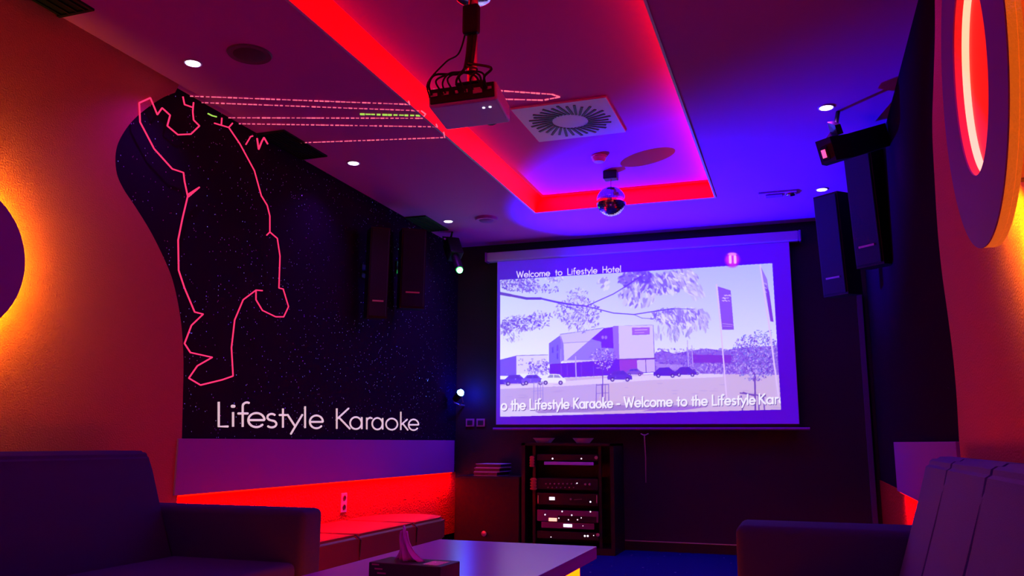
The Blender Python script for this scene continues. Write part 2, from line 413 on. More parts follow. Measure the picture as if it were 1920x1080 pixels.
c3 = on(800, 419, 2, CZ); slat_vent(c3.x, c3.y, .1, .24, 'blue tinted slatted ceiling vent above the left corner speakers', 'grille')
c5 = on(75, 3, 2, CZ); slat_vent(c5.x, c5.y-.03, .17, .15, 'dark square ceiling vent at the top left picture corner', 'black_metal')
c = on(468, 101, 2, CZ)
t = thing('round_ceiling_speaker', 'dark round ceiling speaker beside the nearest left downlight', 'speaker', c)
obj('rim', L([(.09, -.006), (.1, -.008), (.105, 0)], c), 'dark_cover', t, True)
obj('grille', L([(.075, -.007), (.06, -.012), (.01, -.014)], c), 'dark_cover2', t, True)
c = on(912, 409, 2, CZ)
t = thing('round_ceiling_vent', 'round ceiling vent ring right of the farthest left downlight', 'air vent', c)
obj('rim', L([(.075, -.02), (.088, -.022), (.095, 0)], c), 'ceiling_paint', t, True)
obj('valve_cone', L([(.07, -.012), (.05, -.03), (.01, -.032)], c), 'lilac', t, True)
c = on(1462, 362, 2, CZ)
t = thing('ceiling_access_plate', 'blue lit ceiling plate with round lens near the far right downlight', 'ceiling fixture', c)
bm = bmesh.new(); box(bm, (c.x-.15, c.y-.06, CZ-.012), (c.x+.12, c.y+.06, CZ), .004); obj('plate', bm, 'ceiling_paint', t)
bm = bmesh.new(); box(bm, (c.x-.10, c.y-.035, CZ-.022), (c.x+.02, c.y+.035, CZ-.011), .004); obj('cover', bm, 'lilac', t)
obj('lens', L([(.035, -.01), (.032, -.024), (.01, -.03)], (c.x+.075, c.y, CZ)), 'chrome', t, True)

# ------------------------------------------------------------------ projector
PY = 3.08
a, b_ = at(806, 198, PY), at(930, 181, PY)
pc = (a+b_)/2; pc.z -= .01
wd = (b_-a).length; ang = R_(7)
t = thing('projector', 'white ceiling projector with dark rear panel and tangled cables', 'projector', (pc.x, PY+.12, pc.z))
MP = Matrix.Translation(pc) @ Matrix.Rotation(ang, 4, 'Z') @ Matrix.Rotation(R_(-3), 4, 'Y')
obj('body', B((-wd/2, 0, .0), (wd/2, .27, .085), .012, 3, MP), 'white_plastic', t)
obj('rear_panel', B((-wd/2+.01, -.006, .012), (wd/2-.01, .004, .078), .002, 1, MP), 'black_plastic', t)
for k, (u, v, ww, hh) in enumerate(((-.12, .05, .03, .014), (-.07, .05, .03, .014), (-.02, .05, .014, .014), (.02, .05, .014, .014), (.07, .045, .04, .025), (.12, .05, .02, .012))):
    obj('port', B((u-ww/2, -.012, v-hh/2), (u+ww/2, -.005, v+hh/2), M=MP), 'silver', t)
for dx in (0, .028):
    obj('status_light', L([(.006, 0), (.006, -.003), (.002, -.004)], MP @ Vector((.075+dx, .07, 0)), (0, 0, 1), 12), 'led_white', t)
obj('lens_ring', L([(.04, 0), (.04, .02), (.034, .022)], MP @ Vector((.06, .27, .045)), MP.to_3x3() @ Vector((0, 1, 0)), 24), 'black_plastic', t, True)
pt = MP @ Vector((.03, .06, .085))
obj('mount_plate', B((-.06+.03, .0, .085), (.06+.03, .12, .097), .003, 1, MP), 'black_metal', t)
obj('pole', T([pt, (pt.x, pt.y, TZ-.01)], .022, 16), 'silver', t, True)
obj('ceiling_flange', L([(.06, -.02), (.075, -.012), (.078, 0)], (pt.x, pt.y, TZ)), 'chrome', t, True)
bm = bmesh.new(); box(bm, (pt.x-.03, pt.y-.06, 2.60), (pt.x+.045, pt.y-.02, 2.735), .012, 2); obj('power_adapter', bm, 'black_plastic', t)
rc = random.Random(4)
for k in range(5):
    u = -.13+k*.06
    p0 = MP @ Vector((u, -.012, .05))
    top = Vector((pt.x-.005+k*.009, pt.y-.035, 2.62))
    pts = catmull([p0, p0+Vector((0, -.03, .035)), p0+Vector((.03, -.03, .07+.02*rc.random())), Vector((pt.x-.04+.012*k, pt.y-.05, pt.z+.055+.01*k)), Vector((pt.x-.02+.008*k, pt.y-.03, pt.z+.11)), top], 6)
    obj('cable', T(pts, .0042 if k % 2 else .0055, 6), 'black_plastic', t, True)
p0 = MP @ Vector((-.14, -.01, .04))
obj('cable', T(catmull([p0, p0+Vector((.0, -.02, .06)), p0+Vector((.08, -.02, .14)), Vector((pt.x-.05, pt.y-.03, 2.53)), Vector((pt.x-.015, pt.y-.03, 2.66)), Vector((pt.x+.01, pt.y-.04, TZ))], 8), .004, 6), 'black_plastic', t, True)
for k in range(3):
    obj('cable', T(catmull([MP @ Vector((-.08+k*.05, -.01, .045)), MP @ Vector((-.1+k*.05, -.04, .10)), MP @ Vector((-.02+k*.03, -.03, .125)), MP @ Vector((.06+.02*k, -.02, .11)), MP @ Vector((.09, -.012, .05))], 7), .0045, 6), 'black_plastic', t, True)

# ------------------------------------------------------------------ wall speakers
def speaker(x, y, ztop, h, wd, dp, rz, tilt, xw, lab, low=0):
    """front faces local -Y"""
    t = thing('column_speaker', lab, 'speaker', (x, y, ztop-h/2), 'black wall speakers')
    M = Matrix.Translation((x, y, ztop)) @ Matrix.Rotation(R_(rz), 4, 'Z') @ Matrix.Rotation(R_(tilt), 4, 'X')
    bm = bmesh.new()
    prism(bm, [M @ Vector(p) for p in ((-wd/2, 0, -h), (wd/2, 0, -h), (wd/2, 0, 0), (-wd/2, 0, 0))], (M.to_3x3() @ Vector((0, dp, 0))))
    obj('cabinet', bm, 'black_plastic', t)
    obj('grille', B((-wd/2+.008, -.012, -h+.012), (wd/2-.008, 0, -.012), .004, 1, M), 'grille', t)
    o = obj('badge', B((-wd*.28, -.016, -h+.115), (wd*.28, -.012, -h+.127), 0, 1, M), 'silver', t); o['label'] = 'pale narrow badge'
    s = 1 if xw > x else -1
    e = M @ Vector((0, dp*.9, -h*.45))
    obj('wall_bracket', T([e, Vector((xw, e.y+.02, e.z))], .014, 8), 'black_metal', t)
    bm = bmesh.new(); box(bm, (xw-s*.012, e.y-.03, e.z-.05), (xw, e.y+.07, e.z+.05)); obj('bracket_plate', bm, 'black_metal', t)
    return t
speaker(-2.77, 5.19, 2.38, .65, .14, .17, 38, 4, XL, 'nearer of the two black column speakers on the left wall')
speaker(-2.76, 5.72, 2.50, .62, .19, .19, 34, 4, XL, 'farther black column speaker on the left wall, next to the screen corner')
speaker(.235, 5.9, 2.55, .70, .19, .16, -38, 4, XR, 'farther black column speaker on the right wall, nearest the screen')
speaker(.40, 5.2, 2.60, .70, .19, .13, -42, 4, XR, 'nearer black column speaker on the right wall under the laser box')

# ------------------------------------------------------------------ effect lights
LB = at(1590, 262, 4.75)
t = thing('laser_projector', 'black angular laser projector with glowing red window, high on the right', 'laser', LB)
f0 = at(1548, 285, 4.62); f1 = at(1640, 262, 4.95)
d = (f1-f0).normalized(); M = Matrix.Translation(f0) @ d.to_track_quat('Y', 'Z').to_matrix().to_4x4()
ln = (f1-f0).length
bm = bmesh.new()
prism(bm, [M @ Vector(p) for p in ((-.045, 0, -.06), (.05, 0, -.06), (.09, .1, -.07), (.09, ln, -.06), (-.09, ln, -.06), (-.09, .1, -.07))], M.to_3x3() @ Vector((0, 0, .13)))
obj('housing', bm, 'black_plastic', t)
bm = bmesh.new(); box(bm, (-.03, -.006, -.045), (.02, .001, .03), .003, 1, M); obj('window_frame', bm, 'black_metal', t)
bm = bmesh.new(); box(bm, (-.02, -.009, -.03), (.005, -.005, .015), M=M); o = obj('laser_window', bm, 'led_red', t); o['label'] = 'glowing red laser window'
bk = M @ Vector((0, .16, .07))
bm = bmesh.new(); prism(bm, [M @ Vector(p) for p in ((-.02, .06, .07), (.06, .06, .07), (.085, .02, .12), (.04, .03, .15), (-.01, .1, .1))], M.to_3x3() @ Vector((0, .05, 0))); obj('yoke', bm, 'black_metal', t)
obj('ceiling_arm', T([M @ Vector((.03, .09, .1)), Vector((bk.x, bk.y, CZ))], .012), 'black_metal', t)
obj('wall_arm', T([f1, Vector((XR, f1.y+.05, f1.z+.02))], .012), 'black_metal', t)

G0 = at(848, 462, 6.55); G1 = at(862, 507, 6.42)
t = thing('laser_effect_light', 'tilted black effect light with bright green beam lens near the screen corner', 'stage light', G0)
d = (G1-G0).normalized()
M = Matrix.Translation(G0) @ d.to_track_quat('Y', 'Z').to_matrix().to_4x4()
g = (G1-G0).length
obj('housing', B((-.06, -.06, -.06), (.06, g*.45, .06), .01, 2, M), 'black_plastic', t)
obj('barrel', T([M @ Vector((0, g*.4, 0)), M @ Vector((0, g-.01, 0))], .036, 20), 'black_metal', t, True)
o = obj('beam_lens', L([(.026, 0), (.026, .012), (.02, .024), (.004, .03)], M @ Vector((0, g-.01, 0)), d, 20), 'lens_green', t, True); o['label'] = 'bright green lens'
obj('status_light', L([(.005, 0), (.002, .004)], M @ Vector((-.04, g*.6, -.045)), (0, -1, 0), 10), 'led_white', t)
obj('yoke', T([M @ Vector((-.07, 0, 0)), M @ Vector((-.075, -.09, .02)), M @ Vector((.075, -.09, .02)), M @ Vector((.07, 0, 0))], .007), 'black_metal', t)
obj('ceiling_arm', T([M @ Vector((0, -.09, .02)), Vector((G0.x, G0.y, CZ))], .01), 'black_metal', t)
light('glow_fill', 'POINT', G1+Vector((.0, -.03, -.03)), None, energy=1.2, color=(0, 1, .05), parent=t, shadow_soft_size=.02)  # added point light giving the wall a green halo round the lens

# ------------------------------------------------------------------ laser drawing on wall and ceiling: projected light built as glowing tubes
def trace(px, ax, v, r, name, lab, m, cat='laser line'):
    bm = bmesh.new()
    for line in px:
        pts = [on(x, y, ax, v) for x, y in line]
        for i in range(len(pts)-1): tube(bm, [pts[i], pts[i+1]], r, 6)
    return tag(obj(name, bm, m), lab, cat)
A1 = [(346, 196), (362, 201.6), (361.5, 210), (363, 225), (374, 236), (358, 251.4), (333.6, 252.6), (313.7, 236), (319, 216), (304, 202.4), (295, 215), (282, 183.5), (261, 193), (262.7, 229), (276.4, 255), (289, 279), (323, 316.7), (344, 323.6), (346, 340), (352, 368), (342, 410), (334, 450), (335, 507), (346, 540), (365, 585), (381, 589), (359, 610), (346, 644), (357, 661), (398, 670), (370, 686), (354, 709), (376, 722), (417, 712), (437, 705), (434, 652), (440, 600), (456, 562), (480, 544), (492, 545)]
A = [A1, [(343, 181), (346, 196)], [(352, 365), (374, 351), (353, 369)], [(362, 201.6), (363, 192)], [(480, 544), (480, 562), (492, 582), (517, 594), (532, 594), (541, 575), (531, 542), (523, 540), (525, 480), (520, 447), (506, 435), (506, 405), (501, 385), (490, 367), (477, 320), (450, 270), (429, 239), (402, 231)], [(506, 435), (500, 441)], [(415, 234), (416, 221)], [(429, 239), (436, 231)]]
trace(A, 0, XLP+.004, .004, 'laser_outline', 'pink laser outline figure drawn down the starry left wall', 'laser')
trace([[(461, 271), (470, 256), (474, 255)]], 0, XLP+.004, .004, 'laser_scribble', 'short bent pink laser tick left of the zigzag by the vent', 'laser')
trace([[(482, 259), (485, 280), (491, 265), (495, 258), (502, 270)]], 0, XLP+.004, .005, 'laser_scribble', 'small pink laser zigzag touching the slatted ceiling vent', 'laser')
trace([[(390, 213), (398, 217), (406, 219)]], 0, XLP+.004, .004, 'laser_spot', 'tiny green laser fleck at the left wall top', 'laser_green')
rg = random.Random(3)
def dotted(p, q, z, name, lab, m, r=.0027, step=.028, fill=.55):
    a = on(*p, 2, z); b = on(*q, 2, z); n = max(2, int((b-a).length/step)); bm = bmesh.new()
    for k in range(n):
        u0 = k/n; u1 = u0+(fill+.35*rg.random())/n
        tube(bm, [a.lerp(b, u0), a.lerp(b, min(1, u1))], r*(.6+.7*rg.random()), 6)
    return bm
LZ = CZ-.004
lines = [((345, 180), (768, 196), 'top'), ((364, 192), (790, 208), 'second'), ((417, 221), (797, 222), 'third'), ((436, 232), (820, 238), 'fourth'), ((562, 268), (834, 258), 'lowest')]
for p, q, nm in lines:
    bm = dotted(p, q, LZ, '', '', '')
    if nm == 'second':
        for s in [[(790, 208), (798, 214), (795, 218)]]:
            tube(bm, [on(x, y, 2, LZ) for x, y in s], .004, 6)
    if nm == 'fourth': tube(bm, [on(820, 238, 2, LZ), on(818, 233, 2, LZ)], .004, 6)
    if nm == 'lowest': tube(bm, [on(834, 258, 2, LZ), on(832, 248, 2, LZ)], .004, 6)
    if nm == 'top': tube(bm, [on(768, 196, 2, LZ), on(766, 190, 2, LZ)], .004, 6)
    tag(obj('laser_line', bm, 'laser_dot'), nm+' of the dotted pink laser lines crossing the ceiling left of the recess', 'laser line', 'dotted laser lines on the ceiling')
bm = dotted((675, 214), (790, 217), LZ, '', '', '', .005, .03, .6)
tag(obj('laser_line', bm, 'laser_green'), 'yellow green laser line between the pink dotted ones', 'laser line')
bm = bmesh.new()
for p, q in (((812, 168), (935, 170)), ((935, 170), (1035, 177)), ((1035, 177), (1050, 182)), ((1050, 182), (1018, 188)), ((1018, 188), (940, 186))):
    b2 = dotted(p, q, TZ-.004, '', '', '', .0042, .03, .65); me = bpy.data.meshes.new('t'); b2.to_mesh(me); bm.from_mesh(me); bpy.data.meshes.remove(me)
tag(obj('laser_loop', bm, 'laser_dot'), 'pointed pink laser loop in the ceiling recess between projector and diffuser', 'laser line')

# ------------------------------------------------------------------ stroke lettering
def arc(cx, cy, rx, ry, a0, a1, n=14):
    return [(cx+rx*math.cos(R_(a0+(a1-a0)*k/n)), cy+ry*math.sin(R_(a0+(a1-a0)*k/n))) for k in range(n+1)]
G = {  # x-height 0.6, cap 1.0
 'L': (.48, [[(.04, 1), (.04, 0), (.46, 0)]]),
 'i': (.10, [[(.05, .6), (.05, 0)], [(.05, .82), (.05, .83)]]),
 'f': (.32, [arc(.27, .86, .13, .16, 60, 180, 8)+[(.14, .0)], [(0, .56), (.30, .56)]]),
 'e': (.60, [[(.03, .3), (.57, .3)]+arc(.3, .3, .28, .3, 0, 320, 22)[0:]]),
 's': (.40, [arc(.2, .45, .14, .14, 40, 180, 8)+arc(.2, .45, .14, .14, 180, 250, 4)[1:]+arc(.2, .15, .16, .15, 70, -140, 12)]),
 't': (.26, [[(.13, .85), (.13, 0)], [(0, .56), (.26, .56)]]),
 'y': (.50, [[(0, .6), (.25, .08)], [(.5, .6), (.11, -.28)]]),
 'l': (.08, [[(.04, 1), (.04, 0)]]),
 'K': (.56, [[(.04, 1), (.04, 0)], [(.5, 1), (.05, .48)], [(.12, .56), (.55, 0)]]),
 'a': (.58, [arc(.27, .3, .26, .3, 0, 360, 24), [(.54, .6), (.54, 0)]]),
 'r': (.28, [[(.04, .6), (.04, 0)], arc(.19, .4, .15, .19, 180, 60, 7)]),
 'o': (.60, [arc(.3, .3, .28, .3, 0, 360, 24)]),
 'k': (.40, [[(.04, 1), (.04, 0)], [(.36, .58), (.05, .28)], [(.13, .36), (.39, 0)]]),
 'W': (.95, [[(0, 1), (.23, 0), (.47, .9), (.71, 0), (.95, 1)]]),
 'c': (.48, [arc(.3, .3, .27, .3, 50, 310, 18)]),
 'm': (.80, [[(.04, .6), (.04, 0)], arc(.22, .38, .18, .21, 180, 0, 10)+[(.40, 0)], arc(.58, .38, .18, .21, 180, 0, 10)+[(.76, 0)]]),
 'h': (.46, [[(.04, 1), (.04, 0)], arc(.23, .37, .19, .22, 180, 0, 10)+[(.42, 0)]]),
 'H': (.62, [[(.04, 1), (.04, 0)], [(.58, 1), (.58, 0)], [(.04, .52), (.58, .52)]]),
 '-': (.24, [[(0, .3), (.24, .3)]]),
 ' ': (.24, []),
}
sg = thing('wall_lettering', 'projected glowing white words Lifestyle Karaoke on the dark left wall', 'projected lettering', on(600, 800, 0, XL))  # projected logo light, built as glowing letter strokes on the wall
Lp = [('L', 408.5, 428), ('i', 435, 439), ('f', 446.5, 466), ('e', 464.5, 497), ('s', 498, 520.5), ('t', 524, 537), ('y', 539, 567), ('l', 570, 574), ('e', 580, 606.5), ('K', 629.5, 656.5), ('a', 656, 680), ('r', 686, 698), ('a', 697.5, 719), ('o', 723, 746), ('k', 750, 765), ('e', 765.5, 785.5)]
for ch, x0, x1 in Lp:
    wg, polys = G[ch]; bm = bmesh.new()
    xm = (x0+x1)/2; base = 799.5+(xm-410)*.0195; cap = 46.5-(xm-410)*(46.5-33.5)/370
    for pl in polys:
        pts = [on(x0+(x1-x0)*(u/wg), base-cap*v*(1.0), 0, XL+.006) for u, v in pl]
        if ch == 'i' and len(pl) == 2 and pl[0][1] == .82:
            pts = [on(x0+(x1-x0)*.5-2.2, base-cap*.84, 0, XL+.008), on(x0+(x1-x0)*.5+2.2, base-cap*.84, 0, XL+.008)]
            tube(bm, pts, .0085, 8); continue
        tube(bm, pts, .0062, 8)
    obj('letter_'+ch.lower(), bm, 'logo_light', sg, True)

# ------------------------------------------------------------------ projection screen with its picture
X0, X1, Z0, Z1 = -2.555, -.02, 1.028, 2.496; YS = 7.05
# canvas in the photograph's frame, used only as drawing coordinates of the displayed picture
SS = 2; cx0, cy0, cx1, cy1 = 915, 440, 1515, 815
W_, H_ = (cx1-cx0)*SS, (cy1-cy0)*SS
YY, XX = np.mgrid[0:H_, 0:W_]; XX = XX/SS+cx0; YY = YY/SS+cy0
img = np.zeros((H_, W_, 3), np.float32)
def s2l(c): c = np.asarray(c, np.float32)/255.; return np.where(c <= .04045, c/12.92, ((c+.055)/1.055)**2.4)
def inpoly(P, X=XX, Y=YY):
    m = np.zeros(X.shape, bool); n = len(P); j = n-1
    for i in range(n):
        xi, yi = P[i]; xj, yj = P[j]
        if yi != yj: m ^= ((yi > Y) != (yj > Y)) & (X < (xj-xi)*(Y-yi)/(yj-yi)+xi)
        j = i
    return m
def win(P, pad=3):
    xs = [p[0] for p in P]; ys = [p[1] for p in P]
    return (slice(max(0, int((min(ys)-cy0-pad)*SS)), max(0, int((max(ys)-cy0+pad)*SS))), slice(max(0, int((min(xs)-cx0-pad)*SS)), max(0, int((max(xs)-cx0+pad)*SS))))
def fill(P, c, al=1.0, clip=None):
    s = win(P); m = inpoly(P, XX[s], YY[s]).astype(np.float32)*al
    if clip is not None: m *= clip[s]
    img[s] = img[s]*(1-m[..., None])+np.asarray(c, np.float32)*m[..., None]
def stroke(P, w, c, al=1.0, clip=None, soft=.35):
    for (x0, y0), (x1, y1) in zip(P[:-1], P[1:]):
        s = win([(x0, y0), (x1, y1)], w+2); X = XX[s]; Y = YY[s]
        dx, dy = x1-x0, y1-y0; LL = dx*dx+dy*dy+1e-9
        t_ = np.clip(((X-x0)*dx+(Y-y0)*dy)/LL, 0, 1); d_ = np.hypot(X-x0-t_*dx, Y-y0-t_*dy)
        m = np.clip((w/2-d_)/soft+.5, 0, 1)*al
        if clip is not None: m = m*clip[s]
        img[s] = img[s]*(1-m[..., None])+np.asarray(c, np.float32)*m[..., None]
def ell(x, y, a, b, th, c, al=1.0, clip=None):
    s = win([(x-a, y-a), (x+a, y+a)], 2); X = XX[s]-x; Y = YY[s]-y; ct, st = math.cos(th), math.sin(th)
    u = (X*ct+Y*st)/a; v = (-X*st+Y*ct)/b
    m = (np.clip((1-np.hypot(u, v))*3, 0, 1)*al).astype(np.float32)
    if clip is not None: m = m*clip[s]
    img[s] = img[s]*(1-m[..., None])+np.asarray(c, np.float32)*m[..., None]
IMG = [(938, 525), (1448, 493.5), (1464.5, 768), (938, 781.5)]
img[:] = (58, 0, 190)
clip = inpoly(IMG).astype(np.float32)
k = np.clip((YY-500)/180, 0, 1)[..., None]; lx = np.clip((1250-XX)/300, 0, 1)[..., None]
sky = np.array((184, 192, 250))*(1-k)+np.array((232, 234, 255))*k + lx*np.array((12, 14, 2))
img[:] = img*(1-clip[..., None])+sky*clip[..., None]
rn = np.random.RandomState(5); rr = random.Random(11)
C = dict(clip=clip)
def S_(x, y): return (900+x/2.634, 420+y/2.634)   # crop coordinates of the close-up
def SP(*p): return [S_(*q_) for q_ in p]
# ground
fill(SP((100, 790), (430, 760), (860, 740), (1480, 735), (1500, 925), (90, 960)), (208, 184, 214), 1, clip)
fill(SP((95, 800), (620, 770), (560, 930), (90, 955)), (190, 168, 228), .8, clip)
fill(SP((95, 800), (430, 775), (860, 745), (1200, 735), (1200, 755), (860, 770), (430, 800), (95, 815)), (226, 210, 248), 1, clip)
fill(SP((90, 905), (400, 930), (600, 935), (90, 965)), (222, 216, 248), .9, clip)
fill(SP((270, 925), (520, 895), (1110, 895), (1120, 905), (600, 925), (290, 935)), (140, 110, 190), .7, clip)
fill(SP((800, 925), (880, 905), (1110, 905), (1000, 920)), (150, 95, 210), .8, clip)
for _ in range(60):
    x, y = rr.uniform(940, 1460), rr.uniform(712, 765)
    ell(x, y, rr.uniform(3, 12), rr.uniform(.5, 1.3), 0, (165, 140, 190), .35, clip)
# left buildings and far trees
fill(SP((100, 670), (180, 650), (180, 750), (100, 750)), (112, 84, 240), 1, clip)
fill(SP((180, 650), (335, 646), (335, 735), (180, 740)), (226, 220, 244), 1, clip)
for _ in range(45): ell(*S_(rr.uniform(190, 335), rr.uniform(665, 730)), 1.6, 1.2, 0, (140, 120, 225), .8, clip)
for _ in range(260): ell(*S_(rr.uniform(240, 400), rr.uniform(680, 745)), rr.uniform(1, 3), 1.4, rr.random()*3, rr.choice([(120, 95, 235), (150, 130, 240), (95, 60, 225), (200, 190, 250)]), .8, clip)
# right trees, hedge
fill(SP((862, 640), (900, 625), (960, 640), (1040, 625), (1120, 615), (1200, 625), (1300, 610), (1480, 600), (1480, 745), (862, 735)), (136, 100, 214), 1, clip)
for _ in range(900):
    x = rr.uniform(865, 1478); y = rr.uniform(615, 740); ell(*S_(x, y), rr.uniform(1, 3.5), rr.uniform(.8, 2), rr.random()*3, rr.choice([(110, 70, 205), (150, 120, 222), (95, 50, 195), (178, 156, 234)]), .6, clip)
fill(SP((1050, 645), (1250, 648), (1250, 685), (1050, 685)), (120, 48, 196), .9, clip)
for _ in range(300): ell(*S_(rr.uniform(1095, 1450), rr.uniform(688, 740)), rr.uniform(1, 3), 1.2, rr.random()*3, rr.choice([(160, 130, 220), (205, 180, 240), (110, 70, 200)]), .7, clip)
fill(SP((870, 690), (1000, 695), (1000, 720), (870, 720)), (188, 160, 230), .6, clip)
# main building
fill(SP((340, 590), (398, 548), (398, 700), (340, 690)), (122, 104, 238), 1, clip)
fill(SP((395, 545), (480, 535), (600, 515), (600, 680), (410, 680)), (208, 198, 248), 1, clip)
fill(SP((410, 590), (560, 578), (600, 570), (600, 670), (415, 672)), (218, 208, 250), 1, clip)
fill(SP((398, 548), (412, 590), (416, 672), (400, 680)), (140, 120, 240), 1, clip)
fill(SP((612, 514), (428, 672), (665, 672), (657, 508)), (146, 124, 238), 1, clip)
fill(SP((612, 515), (657, 509), (662, 614), (600, 612), (598, 582), (550, 568)), (104, 40, 214), 1, clip)
stroke(SP((396, 545), (480, 533), (610, 513)), 1, (110, 90, 190), 1, clip); stroke(SP((412, 588), (590, 578)), .9, (130, 110, 210), .9, clip); stroke(SP((660, 505), (850, 499)), 1, (130, 105, 190), 1, clip)
for u in (120, 300): stroke(SP((180, 650), (335, 646)), 1, (120, 100, 200), .9, clip)
fill(SP((655, 506), (684, 503), (690, 672), (662, 670)), (150, 110, 230), 1, clip)
fill(SP((684, 503), (850, 500), (862, 664), (688, 668)), (216, 202, 246), 1, clip)
fill(SP((750, 512), (838, 510), (838, 546), (752, 549)), (160, 100, 210), 1, clip)
stroke(SP((765, 524), (825, 522)), 1.6, (225, 190, 240), .9, clip); stroke(SP((765, 537), (810, 536)), 1.4, (215, 175, 235), .8, clip)
for u in (606, 622): ell(*S_(u, 560), 3, 4, 0, (170, 140, 235), .8, clip)
for u, v in ((355, 610), (378, 600), (378, 640)): fill(SP((u, v), (u+8, v-4), (u+8, v+26), (u, v+28)), (86, 60, 225), .8, clip)
stroke(SP((855, 500), (862, 670)), 1.2, (130, 100, 180), 1, clip)
fill(SP((345, 692), (690, 668), (860, 664), (862, 732), (700, 745), (345, 762)), (92, 34, 220), 1, clip)
fill(SP((688, 670), (775, 668), (780, 735), (690, 742)), (148, 62, 206), 1, clip)
fill(SP((775, 672), (862, 668), (864, 730), (778, 734)), (204, 180, 234), 1, clip)
stroke(SP((690, 669), (868, 663)), 2, (110, 60, 170), 1, clip); stroke(SP((818, 670), (820, 730)), 1.2, (90, 50, 160), 1, clip)
for u in (400, 430, 500, 560): stroke(SP((u, 700), (u+2, 755)), 1, (120, 80, 235), .8, clip)
stroke(SP((472, 655), (475, 770)), 2.2, (190, 170, 245), 1, clip)
# cars
def car(x, y, s, c, glass=(70, 40, 190), flip=1):
    P = [(-60, 8), (-62, -8), (-48, -16), (-30, -34), (20, -36), (40, -18), (60, -10), (62, 8)]
    fill([S_(x+flip*a*s, y+b*s) for a, b in P], c, 1, clip)
    fill([S_(x+flip*a*s, y+b*s) for a, b in [(-38, -17), (-26, -30), (-4, -31), (-4, -17)]], glass, .8, clip)
    fill([S_(x+flip*a*s, y+b*s) for a, b in [(0, -17), (0, -31), (18, -31), (30, -17)]], glass, .8, clip)
    for a in (-36, 38):
        ell(*S_(x+flip*a*s, y+8*s), 4.6*s, 4.6*s, 0, (50, 20, 120), 1, clip); ell(*S_(x+flip*a*s, y+8*s), 2.4*s, 2.4*s, 0, (190, 175, 240), 1, clip)
car(112, 788, .6, (66, 30, 216)); car(175, 780, 1.0, (84, 52, 224)); car(262, 778, .95, (110, 84, 236)); car(362, 776, 1.0, (240, 242, 244), (120, 120, 190), -1)
car(762, 738, .7, (120, 84, 210)); car(690, 760, 1.0, (82, 48, 206)); car(1050, 735, .6, (170, 150, 226)); car(915, 742, .95, (74, 36, 196)); car(1015, 738, .9, (78, 42, 190))
for _ in range(50): ell(*S_(rr.choice([rr.uniform(100, 330), rr.uniform(640, 1080)]), rr.uniform(735, 790)), 1.4, .8, 0, (200, 190, 250), .6, clip)
# little planted trees with stakes
def stakes(x, y0, y1, w_, c=(110, 80, 190)):
    for dx in (-w_, -w_*.1, w_*.45, w_): stroke(SP((x+dx, y0), (x+dx*1.05, y1)), 1.3, c, .9, clip)
    stroke(SP((x-w_, y0+4), (x+w_, y0)), 1.4, c, .9, clip); stroke(SP((x-w_, y0+45), (x+w_, y0+42)), 1, c, .7, clip)
stakes(605, 792, 900, 30); stroke(SP((606, 650), (606, 900)), 1.6, (96, 64, 190), 1, clip)
stakes(288, 780, 880, 22, (150, 130, 220))
for _ in range(230):
    a = rr.uniform(0, 6.28); r = rr.random()**.6
    x = 610+68*r*math.cos(a); y = 665+58*r*math.sin(a)
    if abs(x-610) > 66*(740-y)/80+8: continue
    ell(*S_(x, y), rr.uniform(1, 2.6), rr.uniform(.7, 1.6), rr.random()*3, rr.choice([(120, 80, 220), (190, 160, 245), (225, 205, 250), (98, 50, 205)]), .85, clip)
stroke(SP((570, 640), (606, 720), (650, 630)), 1.2, (110, 70, 200), .9, clip)
stroke(SP((1357, 740), (1360, 920)), 3, (104, 66, 170), 1, clip)
for _ in range(950):
    a = rr.uniform(0, 6.28); r = rr.random()**.55
    x = 1362+125*r*math.cos(a); y = 655+120*r*math.sin(a)
    if y < 560 and rr.random() < .55: continue
    if y > 700 and abs(x-1360) > 80: continue
    ell(*S_(x, y), rr.uniform(1, 3), rr.uniform(.7, 1.8), rr.random()*3, rr.choice([(110, 80, 200), (140, 112, 215), (120, 130, 225), (200, 180, 240), (92, 58, 180)]), .8, clip)
for _ in range(40): ell(*S_(rr.uniform(1340, 1440), rr.uniform(525, 570)), 2.4, .9, rr.uniform(-.4, .3), (120, 115, 190), .8, clip)
for a, b_2 in (((1285, 835), (1410, 850)), ((1300, 832), (1360, 850)), ((1290, 850), (1296, 920)), ((1375, 850), (1378, 920)), ((1400, 850), (1405, 918))): stroke(SP(a, b_2), 2.4, (110, 76, 176), 1, clip)
# flags
stroke(SP((1168, 300), (1188, 500), (1218, 855)), 2.6, (226, 200, 246), 1, clip)
stroke(SP((1384, 205), (1425, 480), (1478, 880)), 3.2, (224, 200, 246), 1, clip)
stroke(SP((1024, 575), (1030, 705)), 1.4, (190, 170, 240), 1, clip); stroke(SP((1046, 600), (1052, 705)), 1.4, (190, 170, 240), 1, clip)
fill(SP((1174, 308), (1238, 328), (1254, 522), (1196, 522)), (134, 84, 208), 1, clip)
fill(SP((1388, 212), (1418, 272), (1450, 484), (1434, 480)), (150, 116, 216), 1, clip)
fill(SP((1408, 300), (1428, 330), (1450, 484), (1434, 480)), (118, 58, 196), 1, clip)
for y in (352, 366, 378):
    for _ in range(6): x = rr.uniform(1186, 1232); stroke(SP((x, y), (x+8, y+rr.uniform(-5, 5))), 1.3, (232, 205, 250), .85, clip)
stroke(SP((1198, 492), (1246, 497)), 1, (210, 180, 240), .8, clip); stroke(SP((1198, 504), (1246, 506)), .8, (210, 180, 240), .7, clip)
for y in (290, 310, 330): stroke(SP((1400, y), (1416, y+8)), 1.4, (220, 200, 246), .8, clip)
